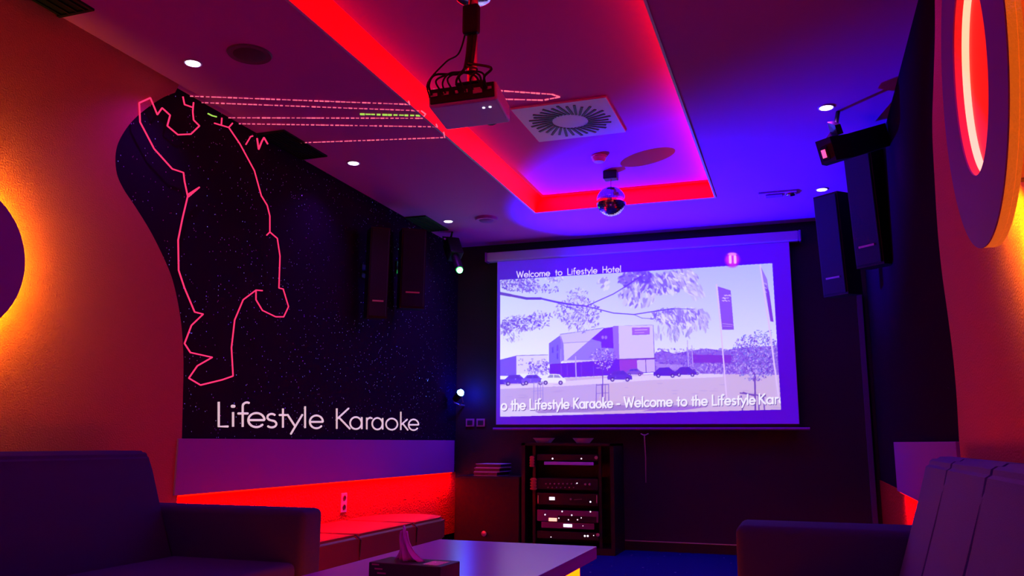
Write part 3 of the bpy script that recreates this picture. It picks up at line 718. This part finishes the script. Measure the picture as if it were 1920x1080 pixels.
# foliage in front
BR = (92, 60, 196)
def leaves(n, cx_, cy_, rx, ry, cols, s0, s1, slim=.4, dens=.6, ang=None):
    for _ in range(n):
        a = rr.uniform(0, 6.28); r = rr.random()**dens
        th = rr.random()*3.14 if ang is None else ang+rr.uniform(-.6, .6)
        ln = rr.uniform(s0, s1); ell(*S_(cx_+rx*r*math.cos(a), cy_+ry*r*math.sin(a)), ln, ln*slim, th, rr.choice(cols), .85, clip)
vio = [(110, 84, 214), (134, 112, 222), (92, 60, 216), (160, 142, 232), (205, 200, 245)]
gry = [(150, 140, 210), (176, 168, 222), (206, 200, 234), (120, 100, 200), (228, 226, 240)]
cream = [(222, 218, 236), (200, 192, 226), (176, 164, 214), (238, 236, 242), (140, 120, 200)]
leaves(330, 200, 298, 105, 38, vio, 1.5, 4); leaves(120, 300, 322, 90, 24, vio, 1.2, 3)
leaves(60, 365, 268, 45, 24, gry, 1.5, 4.5, .35)
leaves(200, 200, 490, 95, 40, vio, 1.8, 5, .4); leaves(60, 130, 520, 35, 30, vio, 2, 5, .4); leaves(40, 170, 560, 60, 25, gry, 2, 6, .3, ang=1.2)
leaves(90, 300, 470, 60, 50, vio, 1.8, 4.5, .4); leaves(420, 480, 430, 120, 66, vio+gry, 1.4, 3.8, .45); leaves(120, 500, 495, 85, 42, gry, 2, 5, .35, ang=1.9)
leaves(70, 480, 345, 55, 30, gry, 1.5, 3.5, .4)
leaves(18, 615, 295, 26, 28, gry[:1]+[(225, 225, 236)], 5, 9, .45, ang=-.8)
leaves(60, 880, 300, 60, 40, [(120, 98, 205), (100, 76, 196)], 4, 9, .4, ang=1.0); leaves(170, 775, 275, 85, 48, [(110, 84, 205), (134, 112, 215), (92, 66, 190)], 3.5, 8, .4); leaves(130, 780, 350, 95, 60, gry, 4, 9, .38, ang=1.7)
leaves(150, 930, 290, 85, 55, gry+[(120, 100, 195)], 4, 9, .4, ang=1.2); leaves(120, 1010, 270, 70, 50, cream, 5, 11, .3, ang=.8); leaves(35, 1065, 335, 40, 35, cream[:3], 6, 12, .25, ang=.9)
leaves(210, 930, 455, 90, 38, vio[:2]+gry, 2, 5.5, .4); leaves(260, 1010, 470, 115, 55, cream+[(150, 130, 205), (128, 104, 196)], 4, 9, .33, ang=1.1); leaves(40, 960, 540, 110, 30, cream[1:3]+[(150, 142, 180)], 5, 10, .25, ang=1.6)
leaves(30, 1110, 480, 30, 50, cream[1:3], 4, 9, .3, ang=1.2)
for w_, pl in ((5.5, ((95, 342), (150, 352))), (4.6, ((150, 352), (230, 368), (300, 368))), (3.4, ((300, 368), (370, 384), (450, 398))), (2.6, ((450, 398), (525, 406))), (1.7, ((525, 406), (600, 372), (660, 345), (720, 308))), (2.6, ((715, 312), (760, 280), (810, 248))), (1.8, ((525, 406), (600, 425), (660, 440), (760, 447), (830, 436), (950, 418))), (1, ((760, 447), (800, 465), (860, 468))), (1.2, ((370, 385), (430, 410), (500, 430))), (1, ((950, 418), (1060, 420)))):
    stroke(SP(*pl), w_, BR, 1, clip, .6)
# writing
def text(s, x, y, cap, slope, w_, c, adv=.13, sx=1.0, clip_=None, space=None):
    for ch in s:
        wg, pls = G[ch]
        if ch == ' ' and space: wg = space
        for pl in pls:
            stroke([(x+u*cap*sx, y+slope*(x+u*cap*sx-XT)-v*cap) for u, v in pl] if False else [(x+u*cap*sx, y+slope*(u*cap*sx)-v*cap) for u, v in pl], w_, c, 1, clip_)
        dx = (wg+adv)*cap*sx; x += dx; y += slope*dx
    return x
XT = 0
def textw(s, x0, x1, y, cap, slope, w_, c, **k):
    tot = sum((k.get('space') or G[' '][0]) if ch == ' ' else G[ch][0] for ch in s)+.13*(len(s)-1)
    sx = (x1-x0)/(tot*cap); text(s, x0, y, cap, slope, w_, c, sx=sx, **k)
textw('Welcome to Lifestyle Hotel', 969, 1164, 520.5, 11.5, -.056, 1.75, (240, 232, 255), space=.55)
for dx, dy, c in ((1.2, 1.3, (96, 74, 130)), (0, 0, (250, 248, 255))):
    textw('o the Lifestyle Karaoke', 940+dx, 1149+dx, 768.5+dy, 18.5, -.022, 3.1, c, clip_=clip)
    textw('- Welcome to the Lifestyle', 1157+dx, 1416+dx, 763.5+dy, 18.5, -.022, 3.1, c, clip_=clip)
    textw('Kara', 1423+dx, 1474+dx, 757.5+dy, 18.5, -.022, 3.1, c, clip_=clip)
# pause button
ell(1373, 487, 17, 16.5, 0, (190, 20, 200), 1); ell(1373, 487, 12.5, 12, 0, (225, 50, 210), .8); ell(1373, 476.5, 10, 3.4, 0, (255, 160, 240), .8)
for x in (1369, 1378): stroke([(x, 481), (x+.4, 492)], 5, (255, 190, 245))
img = np.clip(img, 0, 255)
NX, NZ = 860, 498
gx = np.linspace(X0, X1, NX); gz = np.linspace(Z0, Z1, NZ)
MX, MZ = np.meshgrid(gx, gz)
Rn = np.array(ROT)
V = np.stack([MX, np.full_like(MX, YS), MZ-CAM_H], -1)     # relative to camera
cc = V @ Rn                                               # world -> camera coordinates
PX_ = 960-FPX*cc[..., 0]/cc[..., 2]; PY_ = 540+FPX*cc[..., 1]/cc[..., 2]
ui = (PX_-cx0)*SS; vi = (PY_-cy0)*SS
u0 = np.clip(ui.astype(int), 0, W_-2); v0 = np.clip(vi.astype(int), 0, H_-2); fu = np.clip(ui-u0, 0, 1)[..., None]; fv = np.clip(vi-v0, 0, 1)[..., None]
smp = (img[v0, u0]*(1-fu)+img[v0, u0+1]*fu)*(1-fv)+(img[v0+1, u0]*(1-fu)+img[v0+1, u0+1]*fu)*fv
lin = s2l(smp)
me = bpy.data.meshes.new('picture')
co = np.stack([MX, np.full_like(MX, YS), MZ], -1).reshape(-1, 3)
idx = np.arange(NX*NZ).reshape(NZ, NX)
f = np.stack([idx[:-1, :-1], idx[:-1, 1:], idx[1:, 1:], idx[1:, :-1]], -1).reshape(-1)
nf = (NX-1)*(NZ-1)
me.vertices.add(NX*NZ); me.vertices.foreach_set('co', co.astype(np.float32).ravel())
me.loops.add(nf*4); me.loops.foreach_set('vertex_index', f.astype(np.int32))
me.polygons.add(nf); me.polygons.foreach_set('loop_start', np.arange(0, nf*4, 4, dtype=np.int32)); me.polygons.foreach_set('loop_total', np.full(nf, 4, np.int32))
me.update(); me.validate()
ca = me.color_attributes.new('picture_color', 'FLOAT_COLOR', 'POINT')
ca.data.foreach_set('color', np.concatenate([lin.reshape(-1, 3), np.ones((NX*NZ, 1))], 1).astype(np.float32).ravel())
m = mat('screen_picture', (.3, .25, .5), .8, emit=(1, 1, 1), es=.92, spec=.1); nt = m.node_tree
vc = nt.nodes.new('ShaderNodeVertexColor'); vc.layer_name = 'picture_color'
nt.links.new(vc.outputs['Color'], nt.nodes['Principled BSDF'].inputs['Emission Color']); me.materials.append(m)
scr = thing('projection_screen', 'large pull down projection screen showing a hotel photo and welcome text', 'projection screen', (-1.29, YS, 2.5))
pic = bpy.data.objects.new('picture', me); COL.objects.link(pic); pic.parent = scr; pic.matrix_parent_inverse = scr.matrix_basis.inverted()
o = obj('fabric', B((X0-.004, YS+.001, Z0-.004), (X1+.004, YS+.004, Z1+.02)), 'screen_border', scr)
obj('casing', B((-2.65, YS-.035, 2.50), (.06, YS+.055, 2.582), .01), 'casing', scr)
obj('casing_end', B((.06, YS-.037, 2.497), (.078, YS+.057, 2.585), .004), 'lilac', scr); obj('casing_end', B((-2.668, YS-.037, 2.497), (-2.65, YS+.057, 2.585), .004), 'lilac', scr)
for xx in (-2.3, -.3): obj('wall_bracket', B((xx-.02, YS+.05, 2.52), (xx+.02, YB, 2.57)), 'black_metal', scr)
obj('black_hem', B((X0, YS, .99), (X1, YS+.004, Z0-.004)), 'black_plastic', scr)
bm = bmesh.new(); tube(bm, [(-2.585, YS, .988), (.06, YS, .988)], .011, 12); obj('bottom_bar', bm, 'lilac', scr, True)
t = thing('pull_cord', 'pale pull cord with handle hanging under the projection screen bar', 'cord', (at(1207, 815, YS)))
a = at(1208, 813, YS-.02); b_ = at(1211, 905, YS-.02)
obj('handle', T([a+Vector((-.03, 0, 0)), a+Vector((-.01, 0, -.012)), a+Vector((.012, 0, -.012)), a+Vector((.035, 0, .0))], .005), 'silver', t)
obj('cord', T([a+Vector((0, 0, -.01)), a.lerp(b_, .5)+Vector((.004, 0, 0)), b_], [.006, .005, .002], 8), 'silver', t)
t = thing('wall_switch', 'pair of dim square wall switch plates left of the screen bar', 'light switch', at(891, 792, YB))
for x0 in (873, 893):
    a = at(x0, 800, YB-.012); b_ = at(x0+16, 785, YB-.012)
    o = obj('switch_plate', B((a.x, YB-.012, a.z), (b_.x, YB, b_.z), .003), 'pink_print', t)
    obj('rocker', B((a.x+.015, YB-.016, a.z+.015), (b_.x-.015, YB-.011, b_.z-.015), .002), 'leather', o)

mat('corner_strip', (.07, .02, .12), .6)
struct('trim_6', B((.470, YB-.05, .08), (.51, YB, 2.05), .004), 'corner_strip')
# ------------------------------------------------------------------ cabinet and equipment rack
YC = 6.72
def F(px, py, Y=None): return at(px, py, YC if Y is None else Y)
t = thing('low_cabinet', 'dark low cabinet with round knob in the back left corner', 'cabinet', (F(915, 1020).x, YC+.2, 0))
cl, cr, ct = F(853, 893).x, F(974, 893).x, F(915, 893).z
obj('carcass', B((cl, YC+.018, 0), (cr, YB-.03, ct), .003), 'black_plastic', t)
o = obj('door', B((cl+.004, YC, .03), (cr-.004, YC+.017, ct-.012), .003), 'black_plastic', t)
k = F(909, 1000)
obj('knob', L([(.008, 0), (.008, .012), (.02, .016), (.022, .024), (.006, .028)], (k.x, YC, max(k.z, .1)), (0, -1, 0), 24), 'silver', o, True)
for j, (x0, x1, yy) in enumerate(((892, 937, 884.5), (893, 941, 875), (896, 943, 865.5))):
    a = F(x0, yy, YC+.1); b_ = F(x1, yy, YC+.1)
    z = ct+.004*0+j*.034
    t = thing('song_book', ['lowest of the three pale song books stacked on the dark cabinet', 'middle one of the three stacked pale song books on the cabinet', 'topmost pale song book of the stack on the cabinet'][j], 'book', (a.x, YC+.1, z), 'song books on the cabinet')
    M = Matrix.Translation((a.x, YC+.05, z)) @ Matrix.Rotation(R_(-3+2*j), 4, 'Z')
    w0 = b_.x-a.x
    obj('cover', B((0, 0, 0), (w0, .28, .004), M=M), 'casing', t); obj('cover', B((0, 0, .028), (w0, .28, .032), M=M), 'casing', t)
    obj('pages', B((.004, .004, .0041), (w0-.004, .276, .0279), M=M), 'card_dark', t)
rk = thing('equipment_rack', 'black open audio rack standing under the projection screen', 'equipment rack', (F(1062, 1020).x, YC+.2, 0))
rl, rr_, rt = F(978, 830).x, F(1150, 830).x, F(1060, 831).z
obj('side_panel', B((rl, YC, 0), (rl+.03, YB-.03, rt)), 'black_plastic', rk); obj('side_panel', B((rr_-.03, YC, 0), (rr_, YB-.03, rt)), 'black_plastic', rk)
obj('top_panel', B((rl, YC, rt-.02), (rr_, YB-.03, rt)), 'black_plastic', rk); obj('bottom_panel', B((rl+.03, YC, 0), (rr_-.03, YB-.03, .05)), 'black_plastic', rk)
obj('back_panel', B((rl+.03, YB-.045, .05), (rr_-.03, YB-.03, rt-.02)), 'black_plastic', rk)
for x0 in (1000, 1124):
    bm = bmesh.new(); a = F(x0, 900); box(bm, (a.x-.012, YC+.02, .05), (a.x+.012, YC+.045, rt-.02)); obj('rack_rail', bm, 'black_metal', rk)
IL, IR = F(1007, 900).x, F(1121, 900).x
def unit(y0, y1, name, lab, cat, m='black_plastic', x0=IL, x1=IR, dy=.0, dep=.3):
    zt, zb = F(1060, y0).z, F(1060, y1).z
    t = thing(name, lab, cat, ((x0+x1)/2, YC+.15, zb))
    obj('chassis', B((x0+.012, YC+.01+dy, zb), (x1-.012, YC+dep+dy, zt), .002), 'black_metal', t)
    obj('front_panel', B((x0, YC-.002+dy, zb), (x1, YC+.01+dy, zt), .002), m, t)
    return t
def led(t, px, py, r=.006, m='led_white', nm='status_light'):
    p = F(px, py, YC-.003)
    o = obj(nm, L([(r, 0), (r*.8, .003), (r*.2, .004)], p, (0, -1, 0), 10), m, t)
def disp(t, x0, y0, x1, y1, m, nm='display'):
    a = F(x0, y1, YC-.004); b_ = F(x1, y0, YC-.004)
    o = obj(nm, B((a.x, YC-.006, a.z), (b_.x, YC-.002, b_.z)), m, t); return o
def knobs(t, xs, py, r=.007):
    for x in xs:
        p = F(x, py, YC-.002); obj('knob', L([(r, 0), (r*.9, .014), (r*.3, .015)], p, (0, -1, 0), 12), 'silver', t, True)
# shelf units
mat('panel_plum', (.16, .05, .12), .45)
t = unit(866, 872, 'disc_player', 'slim pale fronted disc player on the top rack shelf', 'disc player', 'casing', F(1020, 870).x, F(1113, 870).x)
t = unit(852, 864, 'wireless_receiver', 'black microphone receiver with two white lights above the disc player', 'receiver', 'black_plastic'); led(t, 1036, 860, .007); led(t, 1090, 860, .006)
p = F(1118, 858, YC); obj('rack_screw', L([(.014, 0), (.014, .006), (.004, .008)], p, (0, -1, 0), 16), 'silver', t, True)
t = unit(897, 918, 'mixer', 'black audio mixer with rows of small knobs in the rack', 'mixer'); knobs(t, [1024+8*k for k in range(8)], 907, .006); knobs(t, [1028+8*k for k in range(7)], 914, .005); led(t, 1082, 906, .005); knobs(t, [1098, 1106], 908, .01)
t = unit(925, 947, 'amplifier', 'amplifier with small white display, first of three under the mixer', 'amplifier', 'black_metal'); disp(t, 1030, 932, 1040, 937.5, 'led_white'); led(t, 1107, 941, .007); disp(t, 1066, 930, 1100, 943, 'black_plastic', 'window'); 
obj('handle', T([F(1009, 929, YC), F(1009, 929, YC-.03), F(1009, 943, YC-.03), F(1009, 943, YC)], .004), 'silver', t); obj('handle', T([F(1119, 929, YC), F(1119, 929, YC-.03), F(1119, 943, YC-.03), F(1119, 943, YC)], .004), 'silver', t)
p0 = F(1070, 936, YC-.007); bm = bmesh.new(); lathe(bm, [(.009, 0), (.008, .001)], p0, (0, -1, 0), 12)
p1 = F(1076, 937, YC-.007); p2 = F(1091, 936, YC-.007); tube(bm, [p1, p2], .002, 4); obj('logo_mark', bm, 'silver', t)
t = unit(957, 978.4, 'effects_processor', 'plum fronted rack unit with orange display', 'audio unit', 'panel_plum'); disp(t, 1029, 971.5, 1044, 977, 'led_orange')
for x, y in ((1022, 965), (1048, 971.5), (1072, 966), (1090, 971), (1107, 959.5), (1054, 959), (1066, 974.5), (1083, 974.5)): led(t, x, y, .006)
disp(t, 1046, 969, 1118, 977.5, 'black_plastic', 'window')
t = unit(979.6, 991, 'media_player', 'plum rack unit with bright white display just below the orange one', 'media player', 'panel_plum', F(1015, 980).x, F(1114, 980).x); disp(t, 1056.5, 983, 1072.5, 988, 'led_white')
led(t, 1093, 986, .003)
t = unit(997, 1011, 'power_conditioner', 'black rack unit with twin white lights at the rack bottom', 'power unit'); led(t, 1096.5, 1005, .008); led(t, 1102, 1005, .008); led(t, 1033, 1007, .004); led(t, 1113, 1004, .004)
p = F(1121, 1003, YC); obj('rack_screw', L([(.014, 0), (.014, .006), (.004, .008)], p, (0, -1, 0), 16), 'silver', t, True)
mat('orange_tone', (.75, .2, .05), .5)
for (x0, y0, x1, y1, lab) in ((994.5, 855, 1003.5, 875, 'upper orange ribbed spool inside the rack left side'), (995.5, 896, 1008, 918, 'lower orange ribbed spool beside the mixer')):
    a = F(x0, y1); b_ = F(x1, y0); c = (a+b_)/2; r = (b_.x-a.x)/2; h = b_.z-a.z
    t = thing('orange_cylinder', lab, 'cylinder', (c.x, YC-.02, a.z))  # small ribbed orange cylinder at the rack front
    obj('cylinder_core', L([(r*.7, 0), (r*.7, h)], (c.x, YC-.022, a.z), n=20), 'orange_tone', t, True)
    for kk in range(4):
        zz = a.z+h*kk/4+.002; obj('rib', L([(r*.95, 0), (r, h*.05), (r*.95, h*.17)], (c.x, YC-.022, zz), n=20), 'orange_tone', t, True)
for (x0, x1, lab) in ((1000, 1040, 'left of two small pale bowls on top of the rack'), (1074, 1113, 'right of two small pale bowls on top of the rack')):
    a = at(x0, 829, YC+.12); b_ = at(x1, 829, YC+.12); r = (b_.x-a.x)/2
    t = thing('bowl', lab, 'bowl', ((a.x+b_.x)/2, YC+.12, rt), 'bowls on the rack')
    obj('dish', L([(r*.62, .001), (r*.66, .006), (r*.98, .04), (r, .042), (r*.92, .04), (r*.6, .01)], ((a.x+b_.x)/2, YC+.12, rt), n=36), 'casing', t, True)
    obj('foot_ring', L([(r*.5, 0), (r*.55, .001), (r*.6, .002)], ((a.x+b_.x)/2, YC+.12, rt), n=36), 'silver', t, True)

# ------------------------------------------------------------------ wall outlet
a = on(637, 972, 0, XL); b_ = on(649, 942, 0, XL)
t = thing('wall_outlet', 'white power outlet on the red lit wall strip above the bench', 'power outlet', a)
pl = obj('cover_plate', B((XL, a.y-.01, .40), (XL+.012, a.y+.07, .53), .004), 'white_plastic', t)
for zz in (.435, .495): obj('socket', L([(.02, 0), (.018, .004), (.012, .002)], (XL+.012, a.y+.03, zz), (1, 0, 0), 20), 'card_dark', pl)

# ------------------------------------------------------------------ bench along the left wall
SZ = .36
t = thing('wall_bench', 'dark padded bench along the left wall, top lit red', 'bench', (-2.65, 4.6, 0))
outl = [(-2.93, 3.22), (-2.385, 3.22), (-2.385, 5.50), (-2.42, 5.62), (-2.52, 5.70), (-2.66, 5.72), (-2.80, 5.68), (-2.90, 5.55), (-2.93, 5.35)]
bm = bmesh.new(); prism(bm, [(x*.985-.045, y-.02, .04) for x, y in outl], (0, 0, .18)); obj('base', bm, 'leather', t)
for y0, y1 in ((3.22, 4.34), (4.352, 5.08), (5.092, 5.8)):
    bm = bmesh.new()
    P = [(x, y) for x, y in outl]
    # clip outline between y0,y1
    def clipy(P, yc, keep):
        out = []
        for i in range(len(P)):
            a, b2 = P[i], P[(i+1) % len(P)]
            ia, ib = keep(a[1]-yc), keep(b2[1]-yc)
            if ia: out.append(a)
            if ia != ib:
                u = (yc-a[1])/(b2[1]-a[1]); out.append((a[0]+(b2[0]-a[0])*u, yc))
        return out
    P = clipy(P, y0, lambda d_: d_ >= -1e-6); P = clipy(P, y1, lambda d_: d_ <= 1e-6)
    prism(bm, [(x, y, .22) for x, y in P], (0, 0, SZ-.22))
    top = [e for e in bm.edges if all(v.co.z > SZ-.01 for v in e.verts)]
    bmesh.ops.bevel(bm, geom=top, offset=.022, segments=3, affect='EDGES')
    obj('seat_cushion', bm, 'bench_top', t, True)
for yy in (4.346, 5.086): obj('piping', T([(-2.385, yy, .24), (-2.380, yy, .33), (-2.41, yy, SZ-.004), (-2.9, yy, SZ-.004)], .005, 6), 'leather', t)

# ------------------------------------------------------------------ sofas
def sofa(xw, s, xt, xb, xfront, y0, y1, aw, armz, backz, fab, lab, seams=()):
    """xw wall side x, s = direction into the room; xt/xb backrest front at top/bottom"""
    t = thing('sofa', lab, 'sofa', ((xw+xfront)/2, (y0+y1)/2, 0))
    # backrest: profile in xz extruded in y, channelled if seams given
    ys = [y0]+list(seams)+[y1]
    for j in range(len(ys)-1):
        a, b2 = ys[j]+(.0012 if j else 0), ys[j+1]-(.0012 if j < len(ys)-2 else 0)
        bm = bmesh.new()
        prf = [(xw, .12), (xb, .12), (xb, .40), (xt+s*.015, backz-.08), (xt, backz-.02), (xt-s*.03, backz), (xw+s*.03, backz), (xw, backz-.03)]
        prism(bm, [(x, a, z) for x, z in prf], (0, b2-a, 0))
        bmesh.ops.bevel(bm, geom=bm.edges[:], offset=.012, segments=2, affect='EDGES')
        bmesh.ops.recalc_face_normals(bm, faces=bm.faces)
        obj('backrest', bm, fab, t, True)
    for (a, b2) in ((y1-.0, y1+aw), (y0-aw, y0)):
        bm = bmesh.new(); box(bm, (xw, a, .1), (xfront, b2, armz), .028, 4); obj('armrest', bm, 'dark_fabric', t, True)
    obj('base', B((xw+s*.02, y0, .08), (xfront-s*.03, y1, .27), .01), 'dark_fabric', t)
    m = 3; n = (y1-y0)/m
    for j in range(m):
        bm = bmesh.new(); box(bm, (xb, y0+j*n+.004, .27), (xfront-s*.01, y0+(j+1)*n-.004, .41), .03, 4); obj('seat_cushion', bm, fab, t, True)
    for x in (xw+s*.08, xfront-s*.08):
        for y in (y0-.05, y1+.05): obj('foot', L([(.018, 0), (.025, .1)], (x, y, 0), n=16), 'black_metal', t)
    return t
p1 = at(1725, 854, 3.10); p2 = at(1684, 978, 3.10)
sofa(XLP+.005, 1, -2.66, -2.50, -1.89, 1.2, 2.975, .155, .607, .833, 'dark_fabric', 'dark purple sofa in the left foreground below the round lamp')
sR = [2.62, 2.09, 1.55, 1.0][::-1]
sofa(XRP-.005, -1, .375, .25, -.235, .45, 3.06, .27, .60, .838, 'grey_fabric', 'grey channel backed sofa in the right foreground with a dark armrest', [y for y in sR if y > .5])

# ------------------------------------------------------------------ coffee table with tissue box
t = thing('coffee_table', 'low glossy lilac coffee table with a yellow lit base', 'table', (-1.2, 2.75, 0))
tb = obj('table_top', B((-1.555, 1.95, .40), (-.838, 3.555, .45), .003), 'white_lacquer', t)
obj('base', B((-1.42, 2.1, .0), (-.852, 3.32, .399), .0), 'yellow_panel', t)
mat('foil', (.9, .9, .9), .15, metal=1, bump=(300, 1, .01))
bx0, bx1, by0, by1, bz = -1.255, -1.012, 2.345, 2.475, .45
t = thing('tissue_box', 'dark tissue box with a pink lit tissue on the coffee table', 'tissue box', ((bx0+bx1)/2, 2.41, bz))
MB_ = Matrix.Translation(((bx0+bx1)/2, (by0+by1)/2, bz)) @ Matrix.Rotation(R_(-4), 4, 'Z')
hx, hy = (bx1-bx0)/2, (by1-by0)/2
obj('carton', B((-hx, -hy, 0), (hx, hy, .07), .003, 2, MB_), 'card_dark', t)
obj('opening', L([(.001, 0), (.045, .0005), (.044, .001)], MB_ @ Vector((0, 0, .07)), n=24), 'black_plastic', t)
bm = bmesh.new(); box(bm, (.05, -.05, .0701), (.105, .03, .0712), M=MB_); o = obj('sticker', bm, 'foil', t); o['label'] = 'shiny foil sticker'
bm = bmesh.new()
for k in range(5): box(bm, (-.11+k*.01, -hy-.001, .062-.012*k), (-.085+k*.012, -hy, .066-.012*k), M=MB_)
obj('printed_pattern', bm, 'pink_print', t)
# tissue: folded fan surface
bm = bmesh.new(); n, mrows = 22, 12; gv = []
for j in range(mrows):
    v = j/(mrows-1); row = []
    for k in range(n):
        u = k/(n-1)
        xl_ = -.066+.004*math.sin(v*5)-.006*(1-v)**3
        xr_ = -.050+.034*(1-v)**1.0+.055*(1-v)**3.2
        x = xl_+(xr_-xl_)*u
        y = .010*math.sin(u*13+v*3)*(1-.5*v)+.006*math.sin(u*29)
        y += .035*v
        z = .071+.084*v - (.006*math.sin(u*9))*(v) + .01*math.sin(u*3.14)*v
        row.append(bm.verts.new(MB_ @ Vector((x, y, z))))
    gv.append(row)
for j in range(mrows-1):
    for k in range(n-1): bm.faces.new((gv[j][k], gv[j][k+1], gv[j+1][k+1], gv[j+1][k]))
o = obj('tissue', bm, 'tissue', t, True)
md = o.modifiers.new('solid', 'SOLIDIFY'); md.thickness = .0008
